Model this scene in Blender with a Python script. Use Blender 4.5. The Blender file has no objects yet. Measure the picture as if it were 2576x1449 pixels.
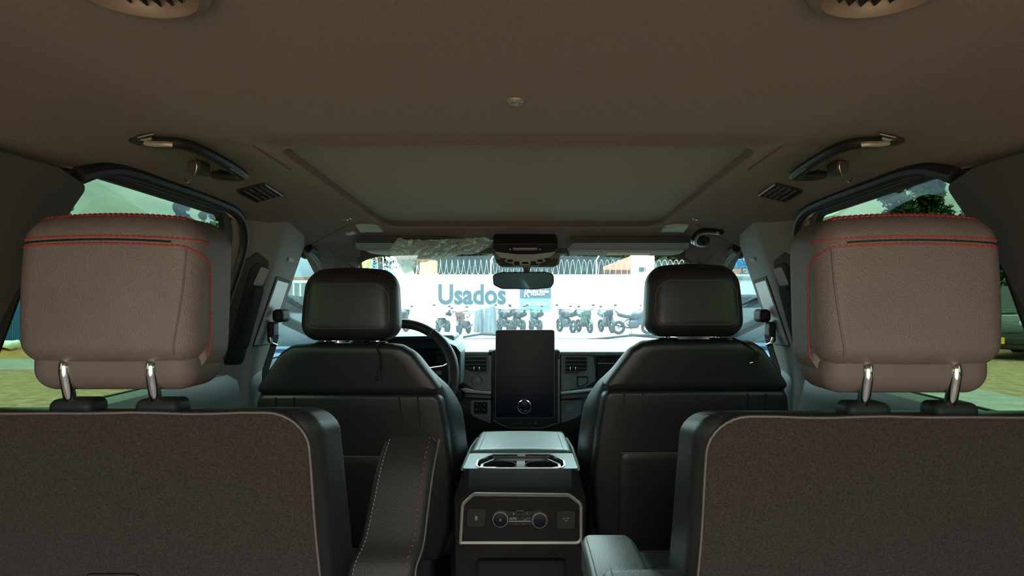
import bpy, bmesh, math, random
from mathutils import Vector, Matrix, noise
from mathutils.bvhtree import BVHTree
random.seed(11)
PI = math.pi
SC = bpy.context.scene
COL = SC.collection
# ------------------------------------------------------------------ camera
# everything is built with the eye at z = 0 and lifted 1.5 m at the very end
CX, F, VX, VY, EYE = .017, 1700., 1327., 755., 1.5
cam = bpy.data.cameras.new('camera'); camo = bpy.data.objects.new('camera', cam); COL.objects.link(camo)
cam.sensor_fit = 'HORIZONTAL'; cam.sensor_width = 36; cam.lens = F / 2576 * 36
cam.shift_x = -(VX - 1288) / 2576; cam.shift_y = (VY - 724.5) / 2576
cam.clip_start = .02; cam.clip_end = 3000
camo.location = (CX, 0, 0); camo.rotation_euler = (PI / 2, 0, 0)
SC.camera = camo
# ------------------------------------------------------------------ sky, sun, exposure
SKY, SUN, EXPO = 2.5, 3.0, 1.45
wd = bpy.data.worlds.new('overcast_sky'); SC.world = wd; wd.use_nodes = True
nt = wd.node_tree; N = nt.nodes; L = nt.links; N.clear()
o_ = N.new('ShaderNodeOutputWorld'); b_ = N.new('ShaderNodeBackground'); tc = N.new('ShaderNodeTexCoord')
mp = N.new('ShaderNodeMapping'); mp.inputs['Scale'].default_value = (1, 1, 3.2)
nz = N.new('ShaderNodeTexNoise'); nz.inputs['Scale'].default_value = 2.3; nz.inputs['Detail'].default_value = 5; nz.inputs['Roughness'].default_value = .5
rp = N.new('ShaderNodeValToRGB'); rp.color_ramp.elements[0].position = .36; rp.color_ramp.elements[0].color = (.34, .43, .47, 1)
rp.color_ramp.elements[1].position = .56; rp.color_ramp.elements[1].color = (.95, 1, .98, 1)
L.new(tc.outputs['Generated'], mp.inputs['Vector']); L.new(mp.outputs['Vector'], nz.inputs['Vector'])
L.new(nz.outputs['Fac'], rp.inputs['Fac']); L.new(rp.outputs['Color'], b_.inputs['Color'])
sx = N.new('ShaderNodeSeparateXYZ'); L.new(tc.outputs['Generated'], sx.inputs[0])           # overcast sky: brighter towards the zenith
ma = N.new('ShaderNodeMath'); ma.operation = 'MULTIPLY_ADD'; ma.inputs[1].default_value = 1.5 * SKY; ma.inputs[2].default_value = .56 * SKY; L.new(sx.outputs['Z'], ma.inputs[0])
mb_ = N.new('ShaderNodeMath'); mb_.operation = 'MAXIMUM'; mb_.inputs[1].default_value = .5 * SKY; L.new(ma.outputs[0], mb_.inputs[0]); L.new(mb_.outputs[0], b_.inputs['Strength'])
L.new(b_.outputs['Background'], o_.inputs['Surface'])
su = bpy.data.lights.new('sun', 'SUN'); su.energy = SUN; su.angle = math.radians(25); su.color = (1, .95, .86)
suo = bpy.data.objects.new('sun', su); COL.objects.link(suo)
suo.rotation_euler = (math.radians(38), 0, math.radians(-22))      # high, from behind the car
SC.view_settings.view_transform = 'Standard'; SC.view_settings.look = 'None'
SC.view_settings.gamma = 1; SC.view_settings.use_curve_mapping = False; SC.view_settings.exposure = EXPO
try:
    SC.cycles.use_denoising = True
    SC.cycles.max_bounces = 14; SC.cycles.transparent_max_bounces = 12; SC.cycles.diffuse_bounces = 6; SC.cycles.glossy_bounces = 5
    SC.cycles.sample_clamp_indirect = 6; SC.cycles.caustics_reflective = False; SC.cycles.caustics_refractive = False
except Exception: pass
# ------------------------------------------------------------------ helpers
def W(px, py, Y): return Vector((CX + (px - VX) / F * Y, Y, -(py - VY) / F * Y))
OFF = {}
def finish(bm, sharp=.62):
    bmesh.ops.recalc_face_normals(bm, faces=bm.faces)
    for f in bm.faces: f.smooth = True
    for e in bm.edges:
        if len(e.link_faces) == 2 and e.calc_face_angle(0) > sharp: e.smooth = False
def tag(o, label=None, cat=None, group=None, kind=None):
    if label: o['label'] = label
    if cat: o['category'] = cat
    if group: o['group'] = group
    if kind: o['kind'] = kind
    return o
def empty(name, loc, label, cat, group=None):
    e = bpy.data.objects.new(name, None); COL.objects.link(e); e.location = loc; e.empty_display_size = .05
    OFF[e] = Vector(loc); return tag(e, label, cat, group)
def obj(name, bm, mat, parent=None, label=None, cat=None, group=None, kind=None, sharp=.62):
    finish(bm, sharp)
    if parent is None:
        xs = [v.co for v in bm.verts]
        lo = [min(c[i] for c in xs) for i in range(3)]; hi = [max(c[i] for c in xs) for i in range(3)]
        off = Vector(((lo[0] + hi[0]) / 2, (lo[1] + hi[1]) / 2, lo[2]))
    else: off = OFF[parent]
    bmesh.ops.translate(bm, verts=bm.verts, vec=-off)
    me = bpy.data.meshes.new(name); bm.to_mesh(me); bm.free()
    o = bpy.data.objects.new(name, me); COL.objects.link(o); OFF[o] = off
    if mat: me.materials.append(mat if not isinstance(mat, str) else M[mat])
    if parent is None: o.location = off
    else: o.parent = parent
    return tag(o, label, cat, group, kind)
def dup(o, parent=None):
    c = o.copy(); COL.objects.link(c); c.parent = parent; OFF[c] = OFF.get(o, Vector())
    for ch in [k for k in o.children]: dup(ch, c)
    return c
def NB(): return bmesh.new()
def rpoly(pts, r, n=5):
    """round the corners of a closed 2-d polygon; r is a number or a list"""
    out = []; k = len(pts)
    for i in range(k):
        p = Vector(pts[i][:2]); a = Vector(pts[i - 1][:2]); b = Vector(pts[(i + 1) % k][:2])
        ri = r[i] if isinstance(r, (list, tuple)) else r
        u = (a - p); v = (b - p); lu, lv = u.length, v.length; u /= lu; v /= lv
        ang = math.acos(max(-1, min(1, u.dot(v))))
        if ri <= 0 or ang > PI - .02: out.append((p.x, p.y)); continue
        t = min(ri / math.tan(ang / 2), lu * .49, lv * .49); rr = t * math.tan(ang / 2)
        c = p + (u + v).normalized() * (rr / math.sin(ang / 2))
        s = p + u * t - c; e = p + v * t - c
        a0 = math.atan2(s.y, s.x); a1 = math.atan2(e.y, e.x); d = (a1 - a0 + PI) % (2 * PI) - PI
        for j in range(n + 1):
            q = a0 + d * j / n; out.append((c.x + rr * math.cos(q), c.y + rr * math.sin(q)))
    return out
def inset(pts, d):
    """offset a closed polygon inwards by d"""
    k = len(pts); ar = sum(pts[i - 1][0] * pts[i][1] - pts[i][0] * pts[i - 1][1] for i in range(k)); s = 1 if ar > 0 else -1
    out = []
    for i in range(k):
        p = Vector(pts[i]); a = Vector(pts[i - 1]); b = Vector(pts[(i + 1) % k])
        e1 = (p - a); e2 = (b - p)
        if e1.length < 1e-9: e1 = e2.copy()
        if e2.length < 1e-9: e2 = e1.copy()
        e1.normalize(); e2.normalize()
        n1 = Vector((-e1.y, e1.x)) * s; n2 = Vector((-e2.y, e2.x)) * s
        m = n1 + n2
        if m.length < 1e-6: m = n1
        m.normalize(); q = d / max(.35, m.dot(n1)); out.append((p.x + m.x * q, p.y + m.y * q))
    return out
def loft(bm, rings, closed=True, cap0=True, cap1=True):
    vs = [[bm.verts.new(p) for p in r] for r in rings]; k = len(vs[0])
    for a, b in zip(vs, vs[1:]):
        for i in range(k if closed else k - 1):
            j = (i + 1) % k
            try: bm.faces.new((a[i], a[j], b[j], b[i]))
            except ValueError: pass
    if closed and cap0: bm.faces.new(vs[0])
    if closed and cap1: bm.faces.new(vs[-1])
    return vs
def convex(o):
    k = len(o); a = []
    for i in range(k):
        x1, y1 = o[i][0] - o[i - 1][0], o[i][1] - o[i - 1][1]; x2, y2 = o[(i + 1) % k][0] - o[i][0], o[(i + 1) % k][1] - o[i][1]; a.append(x1 * y2 - x2 * y1)
    m_ = max(abs(q) for q in a) * .02
    return all(q > -m_ for q in a) or all(q < m_ for q in a)
def pillow(bm, outline, layers, fn=None):
    """outline in (x,z); layers = [(inset, y)...]; fn maps Vector -> Vector"""
    fn = fn or (lambda v: v)
    R = [[Vector((p[0], y, p[1])) for p in inset(outline, d)] for d, y in layers]
    def shrink(r):
        c = sum(r, Vector()) / len(r); return [[c + (p - c) * k for p in r] for k in (.8, .45, .1)]
    if len(outline) > 8 and convex(outline): R = shrink(R[0])[::-1] + R + shrink(R[-1])
    loft(bm, [[fn(p) for p in r] for r in R])
def prism(bm, outline, y0, y1, fn=None, bev=0):
    if bev: pillow(bm, outline, [(bev, y0), (0, y0 + bev), (0, y1 - bev), (bev, y1)], fn)
    else: pillow(bm, outline, [(0, y0), (0, y1)], fn)
def ring2d(bm, outline, w, y0, y1, fn=None):
    """picture-frame ring lying inside `outline`, w wide"""
    fn = fn or (lambda v: v)
    o = outline; i = inset(outline, w)
    R = [[fn(Vector((p[0], y, p[1]))) for p in q] for q, y in ((o, y1), (o, y0), (inset(outline, w * .3), y0 - abs(y1 - y0) * .15), (i, y0), (i, y1))]
    vs = loft(bm, R, cap0=False, cap1=False)
    k = len(o)
    for j in range(k):
        try: bm.faces.new((vs[0][j], vs[0][(j + 1) % k], vs[-1][(j + 1) % k], vs[-1][j]))
        except ValueError: pass
def box(bm, c, s, M_=None, bev=0, seg=2):
    t = bmesh.new(); bmesh.ops.create_cube(t, size=1); bmesh.ops.scale(t, vec=s, verts=t.verts)
    if bev: bmesh.ops.bevel(t, geom=t.edges[:], offset=bev, segments=seg, affect='EDGES', profile=.5)
    bmesh.ops.transform(t, matrix=Matrix.Translation(c) @ (M_ or Matrix()), verts=t.verts)
    merge(bm, t)
def merge(bm, t):
    m = {v: bm.verts.new(v.co) for v in t.verts}
    for f in t.faces:
        try: bm.faces.new([m[v] for v in f.verts])
        except ValueError: pass
    t.free()
def rounded(bm, c, h, r, nc=6, nr=4, fn=None):
    """rounded box, centre c, half sizes h, edge radius r, optional deform fn"""
    ax = []
    for k in range(3):
        H = h[k]; rr = min(r, H * .999); core = H - rr
        a = [core + rr * math.tan(PI / 4 * j / nr) for j in range(1, nr + 1)]
        m = [-core + 2 * core * j / nc for j in range(nc + 1)]
        ax.append([-q for q in reversed(a)] + m + a)
    key = {}
    def V(P):
        q = Vector([max(-(h[k] - r), min(h[k] - r, P[k])) if h[k] > r else 0 for k in range(3)]); d = P - q
        if d.length > 1e-9: q = q + d.normalized() * r
        p = Vector(c) + q
        if fn: p = fn(p)
        kk = tuple(round(x, 6) for x in p)
        if kk not in key: key[kk] = bm.verts.new(p)
        return key[kk]
    for k in range(3):
        i, j = (k + 1) % 3, (k + 2) % 3
        for s in (-1, 1):
            g = []
            for a in ax[i]:
                row = []
                for b in ax[j]:
                    P = Vector((0, 0, 0)); P[k] = s * h[k]; P[i] = a; P[j] = b; row.append(V(P))
                g.append(row)
            for a in range(len(g) - 1):
                for b in range(len(g[0]) - 1):
                    q = (g[a][b], g[a + 1][b], g[a + 1][b + 1], g[a][b + 1])
                    q = [x for n_, x in enumerate(q) if x not in q[:n_]]
                    if len(q) > 2:
                        try: bm.faces.new(q)
                        except ValueError: pass
def tube(bm, pts, r, n=8, closed=False, flat=1., cap=True):
    pts = [Vector(p) for p in pts]; k = len(pts); R = r if isinstance(r, (list, tuple)) else [r] * k
    T = []
    for i in range(k):
        a = pts[i - 1] if (i or closed) else pts[0]; b = pts[(i + 1) % k] if (i < k - 1 or closed) else pts[-1]
        t = b - a; T.append(t.normalized() if t.length > 1e-9 else Vector((0, 1, 0)))
    nrm = T[0].orthogonal().normalized() if abs(T[0].z) > .9 else T[0].cross(Vector((0, 0, 1))).normalized()
    rings = []
    for i in range(k):
        nrm = (nrm - T[i] * nrm.dot(T[i])); nrm.normalize(); bn = T[i].cross(nrm)
        rings.append([pts[i] + (nrm * math.cos(q) + bn * math.sin(q) * flat) * R[i] for q in [2 * PI * j / n for j in range(n)]])
    if closed: rings.append(rings[0])
    if closed:
        vs = [[bm.verts.new(p) for p in g] for g in rings[:-1]]; vs.append(vs[0])
        for a, b in zip(vs, vs[1:]):
            for i in range(n):
                try: bm.faces.new((a[i], a[(i + 1) % n], b[(i + 1) % n], b[i]))
                except ValueError: pass
    else: loft(bm, rings, cap0=cap, cap1=cap)
def spline(pts, n=6, closed=False):
    pts = [Vector(p) for p in pts]; k = len(pts); out = []
    for i in range(k if closed else k - 1):
        if closed: a, b, c, d = pts[i - 1], pts[i], pts[(i + 1) % k], pts[(i + 2) % k]
        else: a, b, c, d = pts[max(i - 1, 0)], pts[i], pts[i + 1], pts[min(i + 2, k - 1)]
        for j in range(n):
            t = j / n
            out.append(.5 * (2 * b + (c - a) * t + (2 * a - 5 * b + 4 * c - d) * t * t + (3 * b - a - 3 * c + d) * t ** 3))
    if not closed: out.append(pts[-1])
    return out
def lathe(bm, prof, n=24, M_=None, caps=True):
    """profile [(r,h)...] turned around local z"""
    M_ = M_ or Matrix(); rings = [[M_ @ Vector((r * math.cos(2 * PI * j / n), r * math.sin(2 * PI * j / n), h)) for j in range(n)] for r, h in prof]
    loft(bm, rings, cap0=caps, cap1=caps)
def facing(loc, tilt=0):
    """local x -> right, local y -> up, local z -> towards the eye (-Y)"""
    m = Matrix(((1, 0, 0), (0, 0, -1), (0, 1, 0))).to_4x4()
    return Matrix.Translation(loc) @ Matrix.Rotation(tilt, 4, 'X') @ m
def text_bm(s, size, ext, Mx, align='CENTER', shear=0, spacing=1, bold=0):
    cu = bpy.data.curves.new('lettering', 'FONT'); cu.body = s; cu.size = size; cu.extrude = ext; cu.align_x = align; cu.align_y = 'CENTER'
    cu.shear = shear; cu.space_character = spacing; cu.offset = bold; cu.resolution_u = 4
    t = bpy.data.objects.new('lettering', cu); COL.objects.link(t); bpy.context.view_layer.update()
    me = bpy.data.meshes.new_from_object(t.evaluated_get(bpy.context.evaluated_depsgraph_get()))
    bpy.data.objects.remove(t); bpy.data.curves.remove(cu)
    bm = bmesh.new(); bm.from_mesh(me); bpy.data.meshes.remove(me); bm.transform(Mx); return bm
def lerp(tab, x):
    if x <= tab[0][0]: return tab[0][1]
    for (a, b), (c, d) in zip(tab, tab[1:]):
        if x <= c:
            t = (x - a) / (c - a); t = t * t * (3 - 2 * t) if len(tab) > 3 else t
            return b + (d - b) * t
    return tab[-1][1]
# ------------------------------------------------------------------ materials
M = {}
def mat(name, col, rough=.5, metal=0., spec=.5, bump=None, var=None, sheen=0, coat=0, emit=None):
    m = bpy.data.materials.new(name); m.use_nodes = True; t = m.node_tree; p = t.nodes['Principled BSDF']
    p.inputs['Base Color'].default_value = (*col, 1); p.inputs['Roughness'].default_value = rough; p.inputs['Metallic'].default_value = metal
    p.inputs['Specular IOR Level'].default_value = spec; p.inputs['Sheen Weight'].default_value = sheen; p.inputs['Coat Weight'].default_value = coat; p.inputs['Coat Roughness'].default_value = .03 if coat == 1 else .33
    if emit: p.inputs['Emission Color'].default_value = (*emit[0], 1); p.inputs['Emission Strength'].default_value = emit[1]
    tc = t.nodes.new('ShaderNodeTexCoord')
    if var:                                           # (scale, strength, detail): patchy colour
        n = t.nodes.new('ShaderNodeTexNoise'); n.inputs['Scale'].default_value = var[0]; n.inputs['Detail'].default_value = var[2]
        r = t.nodes.new('ShaderNodeValToRGB'); k = var[1]
        r.color_ramp.elements[0].position = .3; r.color_ramp.elements[1].position = .7
        r.color_ramp.elements[0].color = (*[c * (1 - k) for c in col], 1)
        c1 = var[3] if len(var) > 3 else [min(1, c * (1 + k)) for c in col]; r.color_ramp.elements[1].color = (*c1, 1)
        t.links.new(tc.outputs['Object'], n.inputs['Vector']); t.links.new(n.outputs['Fac'], r.inputs['Fac']); t.links.new(r.outputs['Color'], p.inputs['Base Color'])
    if bump:                                          # (kind, scale, strength, distance)
        n = t.nodes.new('ShaderNodeTexVoronoi' if bump[0] == 'V' else 'ShaderNodeTexNoise'); n.inputs['Scale'].default_value = bump[1]
        if bump[0] == 'N': n.inputs['Detail'].default_value = 4
        b = t.nodes.new('ShaderNodeBump'); b.inputs['Strength'].default_value = bump[2]; b.inputs['Distance'].default_value = bump[3]
        t.links.new(tc.outputs['Object'], n.inputs['Vector']); t.links.new(n.outputs['Distance' if bump[0] == 'V' else 'Fac'], b.inputs['Height']); t.links.new(b.outputs['Normal'], p.inputs['Normal'])
    M[name] = m; return m
def glass(name, tint, haze=0., hazecol=(1, 1, 1), gloss=1.):
    m = bpy.data.materials.new(name); m.use_nodes = True; t = m.node_tree; t.nodes.clear(); n = t.nodes.new; l = t.links.new
    o = n('ShaderNodeOutputMaterial'); tr = n('ShaderNodeBsdfTransparent'); tr.inputs['Color'].default_value = (*tint, 1)
    gl = n('ShaderNodeBsdfGlossy'); gl.inputs['Roughness'].default_value = .02
    lw = n('ShaderNodeLayerWeight'); pw = n('ShaderNodeMath'); pw.operation = 'POWER'; pw.inputs[1].default_value = 5; l(lw.outputs['Facing'], pw.inputs[0])
    mu = n('ShaderNodeMath'); mu.operation = 'MULTIPLY_ADD'; mu.inputs[1].default_value = .9 * gloss; mu.inputs[2].default_value = .03 * gloss; l(pw.outputs[0], mu.inputs[0])
    base = tr
    if haze:
        tl = n('ShaderNodeBsdfTranslucent'); tl.inputs['Color'].default_value = (*hazecol, 1)
        mx = n('ShaderNodeMixShader'); mx.inputs['Fac'].default_value = haze; l(tr.outputs[0], mx.inputs[1]); l(tl.outputs[0], mx.inputs[2]); base = mx
    m2 = n('ShaderNodeMixShader'); l(mu.outputs[0], m2.inputs['Fac']); l(base.outputs[0], m2.inputs[1]); l(gl.outputs[0], m2.inputs[2]); l(m2.outputs[0], o.inputs['Surface'])
    M[name] = m; return m
mat('headliner', (.126, .104, .101), .95, spec=.15, bump=('N', 700, .25, .002), var=(380, .18, 2), sheen=.2)
mat('shade', (.055, .07, .07), .8, spec=.25, bump=('N', 900, .2, .001), sheen=.3)
mat('leather', (.135, .112, .111), .46, spec=.5, bump=('N', 520, .55, .0022), var=(9, .12, 2))
mat('leather_smooth', (.024, .0245, .027), .42, spec=.75, bump=('N', 420, .25, .0015))
mat('leather_lower', (.125, .104, .104), .6, spec=.35, bump=('N', 300, .12, .001))
mat('leather_dark', (.02, .0195, .02), .55, spec=.35, bump=('N', 460, .4, .0018))
mat('leather_pad', (.18, .21, .205), .38, coat=.7, spec=1., bump=('N', 460, .6, .0022))
mat('carpet', (.039, .032, .0315), 1, spec=.05, bump=('N', 420, .5, .002), var=(420, .35, 3), sheen=.1)
mat('plastic', (.02, .021, .022), .55, spec=.3, bump=('N', 900, .15, .0006))
mat('plastic_gloss', (.012, .013, .015), .16, spec=.5)
mat('panel_grey', (.135, .178, .178), .5, spec=.5, bump=('N', 900, .15, .0006))
mat('pillar', (.27, .255, .23), .62, spec=.35, bump=('N', 1200, .12, .0006))
mat('pillar_dark', (.07, .066, .062), .65, spec=.3, bump=('N', 1200, .12, .0006))
mat('visor_lit_grey', (.46, .49, .44), .7, spec=.3)  # lightened to stand in for light bounced up off the dash
mat('trim_brown', (.17, .13, .118), .4)
mat('lens', (.45, .48, .48), .3, spec=.5)
mat('chrome', (.82, .8, .78), .1, 1)
mat('silver', (.5, .47, .43), .34, 1)
mat('bronze', (.46, .42, .37), .45, .6)
mat('red_thread', (.33, .035, .042), .6, spec=.3)
mat('dark_thread', (.2, .02, .022), .7, spec=.2)
mat('grey_thread', (.3, .27, .25), .6, spec=.3)
mat('rubber', (.012, .012, .013), .65, spec=.3)
mat('webbing', (.02, .02, .021), .8, spec=.2, bump=('N', 1500, .4, .001))
mat('screen', (.013, .017, .028), .22, spec=.08)
mat('console_matte', (.02, .019, .0195), .75, spec=.2, bump=('N', 700, .4, .0015))
mat('mirror_glass', (.4, .68, .78), .05, .72)  # teal reflection partly put into the base colour
mat('white_print', (.75, .76, .76), .6)
mat('grey_print', (.4, .4, .4), .6)
mat('red_print', (.5, .05, .04), .6)
mat('blue_print', (.09, .14, .3), .6)
mat('label_paper', (.95, .96, .8), .7)
mat('dash_top', (.05, .053, .053), .33, spec=.9, bump=('N', 600, .08, .0006))
glass('glass_tinted', (.28, .37, .285))          # two faces, so the tint is applied twice
glass('glass_front', (.36, .48, .50), .001, (.8, 1, 1), .4)
glass('glass_windshield', (.58, .8, .8), .02, (.5, .84, 1))  # translucent part imitates veiling glare that lifts the dark tones
mat('asphalt', (.3, .3, .29), .9, var=(3, .2, 6))
mat('gravel', (.34, .235, .14), .95, spec=.2, bump=('N', 9, .8, .05), var=(5, .35, 10))
mat('clay', (.42, .22, .08), .95, var=(2, .3, 5))
mat('white_wall', (.86, .88, .88), .85, var=(.8, .04, 4))
mat('sign_white', (.9, .92, .92), .6)
mat('slate', (.02, .05, .07), .6)
mat('cyan_banner', (.12, .62, .66), .6)
mat('banner_slate', (.035, .065, .1), .6)
mat('grey_line', (.25, .3, .32), .7)
mat('wire', (.5, .6, .64), .5)
mat('pale_cyan', (.5, .7, .73), .8)
mat('fence_green', (.2, .25, .2), .8)
mat('leaves', (.014, .026, .012), .9, spec=.0, var=(1.2, .55, 3))
mat('leaves_yard', (.03, .055, .02), .9, spec=.0, var=(1.2, .55, 3))
mat('leaves_bright', (.075, .13, .025), .9, spec=.0, var=(1.2, .5, 3))
mat('leaves_yellow', (.5, .6, .1), .8, spec=.2, var=(1.2, .4, 3))
mat('bark', (.1, .085, .07), .9)
mat('mountain', (.05, .16, .28), 1, spec=0, var=(.01, .2, 5))  # blue of the distant haze painted into the ridge colour
mat('brick_red', (.5, .2, .11), .9, var=(2, .3, 4))
mat('roof_white', (.7, .74, .72), .8)
mat('blue_wall', (.012, .12, .32), .7)
mat('orange', (.75, .3, .12), .8)
mat('steel_blue', (.1, .22, .36), .5, .3)
mat('paint_blue', (.03, .07, .15), .14, 0, .5, coat=1)
mat('paint_silver', (.3, .36, .4), .2, .3, coat=1)
mat('paint_dark', (.012, .022, .024), .15, 0, .5, coat=1)
mat('car_glass', (.01, .014, .016), .05, 0, .6)
mat('tyre', (.012, .012, .013), .8)
mat('wheel_metal', (.12, .125, .13), .4, .5)
mat('bike_black', (.015, .017, .02), .35)
mat('bike_engine', (.05, .055, .06), .45, .4)
mat('bike_red', (.08, .035, .033), .35)
mat('bike_green', (.035, .07, .048), .35)
mat('bike_blue', (.025, .035, .05), .35)
mat('tarp', (.1, .12, .14), .7, bump=('N', 4, .6, .05))
mat('plate_yellow', (.85, .42, .03), .6)
mat('mesh_dark', (.012, .014, .017), .7, spec=.2, bump=('V', 260, 1, .004), var=(140, .6, 2, (.05, .056, .06)))
# ================================================================== THE CABIN SHELL
def S(z): return .754 - .27 * z if z > -.19 else .8053            # half width of the body side at height z
Z0 = [(-.55, .285), (.5, .288), (1.2, .279), (2.1, .2485), (2.25, .214), (2.5, .18)]
ZS = [(-.55, .195), (.95, .197), (1.12, .214), (1.6, .21), (1.82, .182), (2.18, .168), (2.45, .118)]
def zlin(tab, x):
    if x <= tab[0][0]: return tab[0][1]
    for (a, b), (c, d) in zip(tab, tab[1:]):
        if x <= c: return b + (d - b) * (x - a) / (c - a)
    return tab[-1][1]
def zsm(tab, x, w=.06): return (zlin(tab, x - w) + 2 * zlin(tab, x) + zlin(tab, x + w)) / 4
SR = rpoly([(-.43, 1.19), (.43, 1.19), (.437, 2.125), (-.437, 2.125)], [.05, .05, .075, .075], 10)
def dist_open(x, y):
    dx = abs(x) - .425; dy = max(1.192 - y, y - 2.12)
    return math.hypot(max(dx, 0), max(dy, 0)) if (dx > 0 or dy > 0) else max(dx, dy)
def zc(x, y):
    t = max(0, min(1, (abs(x) - .49) / .215)); z0 = zsm(Z0, y); z = z0 + (zsm(ZS, y) - z0) * t * t
    d = dist_open(x, y)
    return z - .010 * math.exp(-(max(d, 0) / .035) ** 2)
outer = [(-.72, -.55), (.72, -.55), (.72, 1.1), (.72, 1.62), (.725, 2.18), (.62, 2.45), (.3, 2.49), (-.3, 2.49), (-.62, 2.45), (-.725, 2.18), (-.72, 1.62), (-.72, 1.1)]
C0 = Vector((0, 1.66))
def hit(poly, ang):
    d = Vector((math.cos(ang), math.sin(ang))); best = 0
    for i in range(len(poly)):
        a = Vector(poly[i - 1]) - C0; b = Vector(poly[i]) - C0; e = b - a
        den = d.x * e.y - d.y * e.x
        if abs(den) < 1e-12: continue
        t = (a.x * e.y - a.y * e.x) / den; u = (a.x * d.y - a.y * d.x) / den
        if t > 0 and -1e-6 <= u <= 1 + 1e-6: best = max(best, t)
    return C0 + d * best
angs = sorted({round(math.atan2(p[1] - C0.y, p[0]), 5) for p in SR + outer} | {round(-PI + 2 * PI * i / 160, 5) for i in range(160)})
inn = [hit(SR, a) for a in angs]; out = [hit(outer, a) for a in angs]
rings = []
for dz, sc in ((.024, .994), (.012, .994), (.006, .995), (.002, .997)):
    rings.append([(C0.x + (p.x - C0.x) * sc, C0.y + (p.y - C0.y) * sc, zc(p.x, p.y) + dz) for p in inn])
K = 44
for k in range(K + 1):
    t = (k / K) ** 1.35
    rings.append([(p.x + (q.x - p.x) * t, p.y + (q.y - p.y) * t, zc(p.x + (q.x - p.x) * t, p.y + (q.y - p.y) * t)) for p, q in zip(inn, out)])
bm = NB(); loft(bm, rings, cap0=False, cap1=False)
ceiling = obj('ceiling', bm, 'headliner', kind='structure', label='dark fabric headliner with rolled edge around the sunroof', sharp=1.2)
bm = NB()                                                          # closed sunroof shade in the opening
g = [[(x / 10 * .44, 1.17 + .98 * y / 10, zsm(Z0, 1.17 + .98 * y / 10) + .005 + .003 * math.cos(x / 10 * 1.2)) for x in range(-10, 11)] for y in range(11)]
loft(bm, g, closed=False)
obj('sunroof_shade', bm, 'shade', ceiling, label='dark grey-green sliding fabric shade closing the sunroof')
# seams where the headliner is joined above the door pillars
for s in (-1, 1):
    bm = NB(); pts = []
    for i in range(13):
        t = i / 12; x = .707 - .16 * t; y = 2.18 - .06 * t + .02 * math.sin(t * 3); pts.append((s * x, y, zc(x, y) - .0006))
    tube(bm, pts, .0011, 5); obj('headliner_seam', bm, 'pillar_dark', ceiling)
# ---- floor, lower door panels
bm = NB(); box(bm, (0, 1.25, -.972), (1.62, 3.6, .04)); obj('floor', bm, 'carpet', kind='structure', label='dark carpeted cabin floor')
SIDE = {-1: 'left', 1: 'right'}
walls = {}
for s in (-1, 1):
    prof = [(.8053, -.19), (.792, -.188), (.772, -.196), (.762, -.215), (.758, -.26), (.755, -.32), (.735, -.35), (.732, -.40), (.75, -.44), (.765, -.6), (.78, -.95), (.80, -.95), (.815, -.6), (.815, -.2)]
    bm = NB(); loft(bm, [[(s * x, y, z) for x, z in prof] for y in (-.55, .2, .9, 1.0, 1.6, 1.75, 2.1, 2.6, 3.05)])
    walls[s] = obj('wall_' + SIDE[s], bm, 'panel_grey', kind='structure', label='dark lower door panels along the %s' % ('driver side' if s < 0 else 'passenger side'))
def P_(s, d=0):                                                    # (y, d, z) on the sloping side -> world, d inwards
    return lambda v: Vector((s * (S(v.z) - d - v.y), v.x, v.z))
# window outlines in (y, z)
WIN2 = rpoly([(1.0, -.188), (1.575, -.19), (1.615, .198), (1.13, .206), (1.076, .18), (1.04, .12)], [.03, .03, .045, .02, .03, .02], 6)
WIN1 = rpoly([(2.12, -.188), (2.86, -.186), (2.72, -.05), (2.44, .093), (2.30, .142), (2.19, .165)], [.01, .03, .2, .15, .1, .01], 6)
WIN3 = rpoly([(-.42, -.13), (.58, -.13), (.62, .13), (-.38, .14)], .05, 6)
def ring_between3(bm, o, i, fn, d0, d1, n=90):
    cx = sum(p[0] for p in i) / len(i); cy = sum(p[1] for p in i) / len(i)
    def ray(poly, a):
        d = Vector((math.cos(a), math.sin(a))); best = 0
        for k in range(len(poly)):
            p = Vector(poly[k - 1]) - Vector((cx, cy)); q = Vector(poly[k]) - Vector((cx, cy)); e = q - p; den = d.x * e.y - d.y * e.x
            if abs(den) < 1e-12: continue
            t = (p.x * e.y - p.y * e.x) / den; u = (p.x * d.y - p.y * d.x) / den
            if t > 0 and -1e-6 <= u <= 1 + 1e-6: best = max(best, t)
        return (cx + d.x * best, cy + d.y * best)
    an = sorted({round(math.atan2(p[1] - cy, p[0] - cx), 4) for p in list(o) + list(i)} | {round(-PI + 2 * PI * k / n, 4) for k in range(n)})
    O = [ray(o, a) for a in an]; I = [ray(i, a) for a in an]
    loft(bm, [[fn(Vector((p[0], d, p[1]))) for p in q] for q, d in ((O, d0), (O, d1), (I, d1), (I, d0))], cap0=False, cap1=False)
wi = 1
wins = {}
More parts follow.
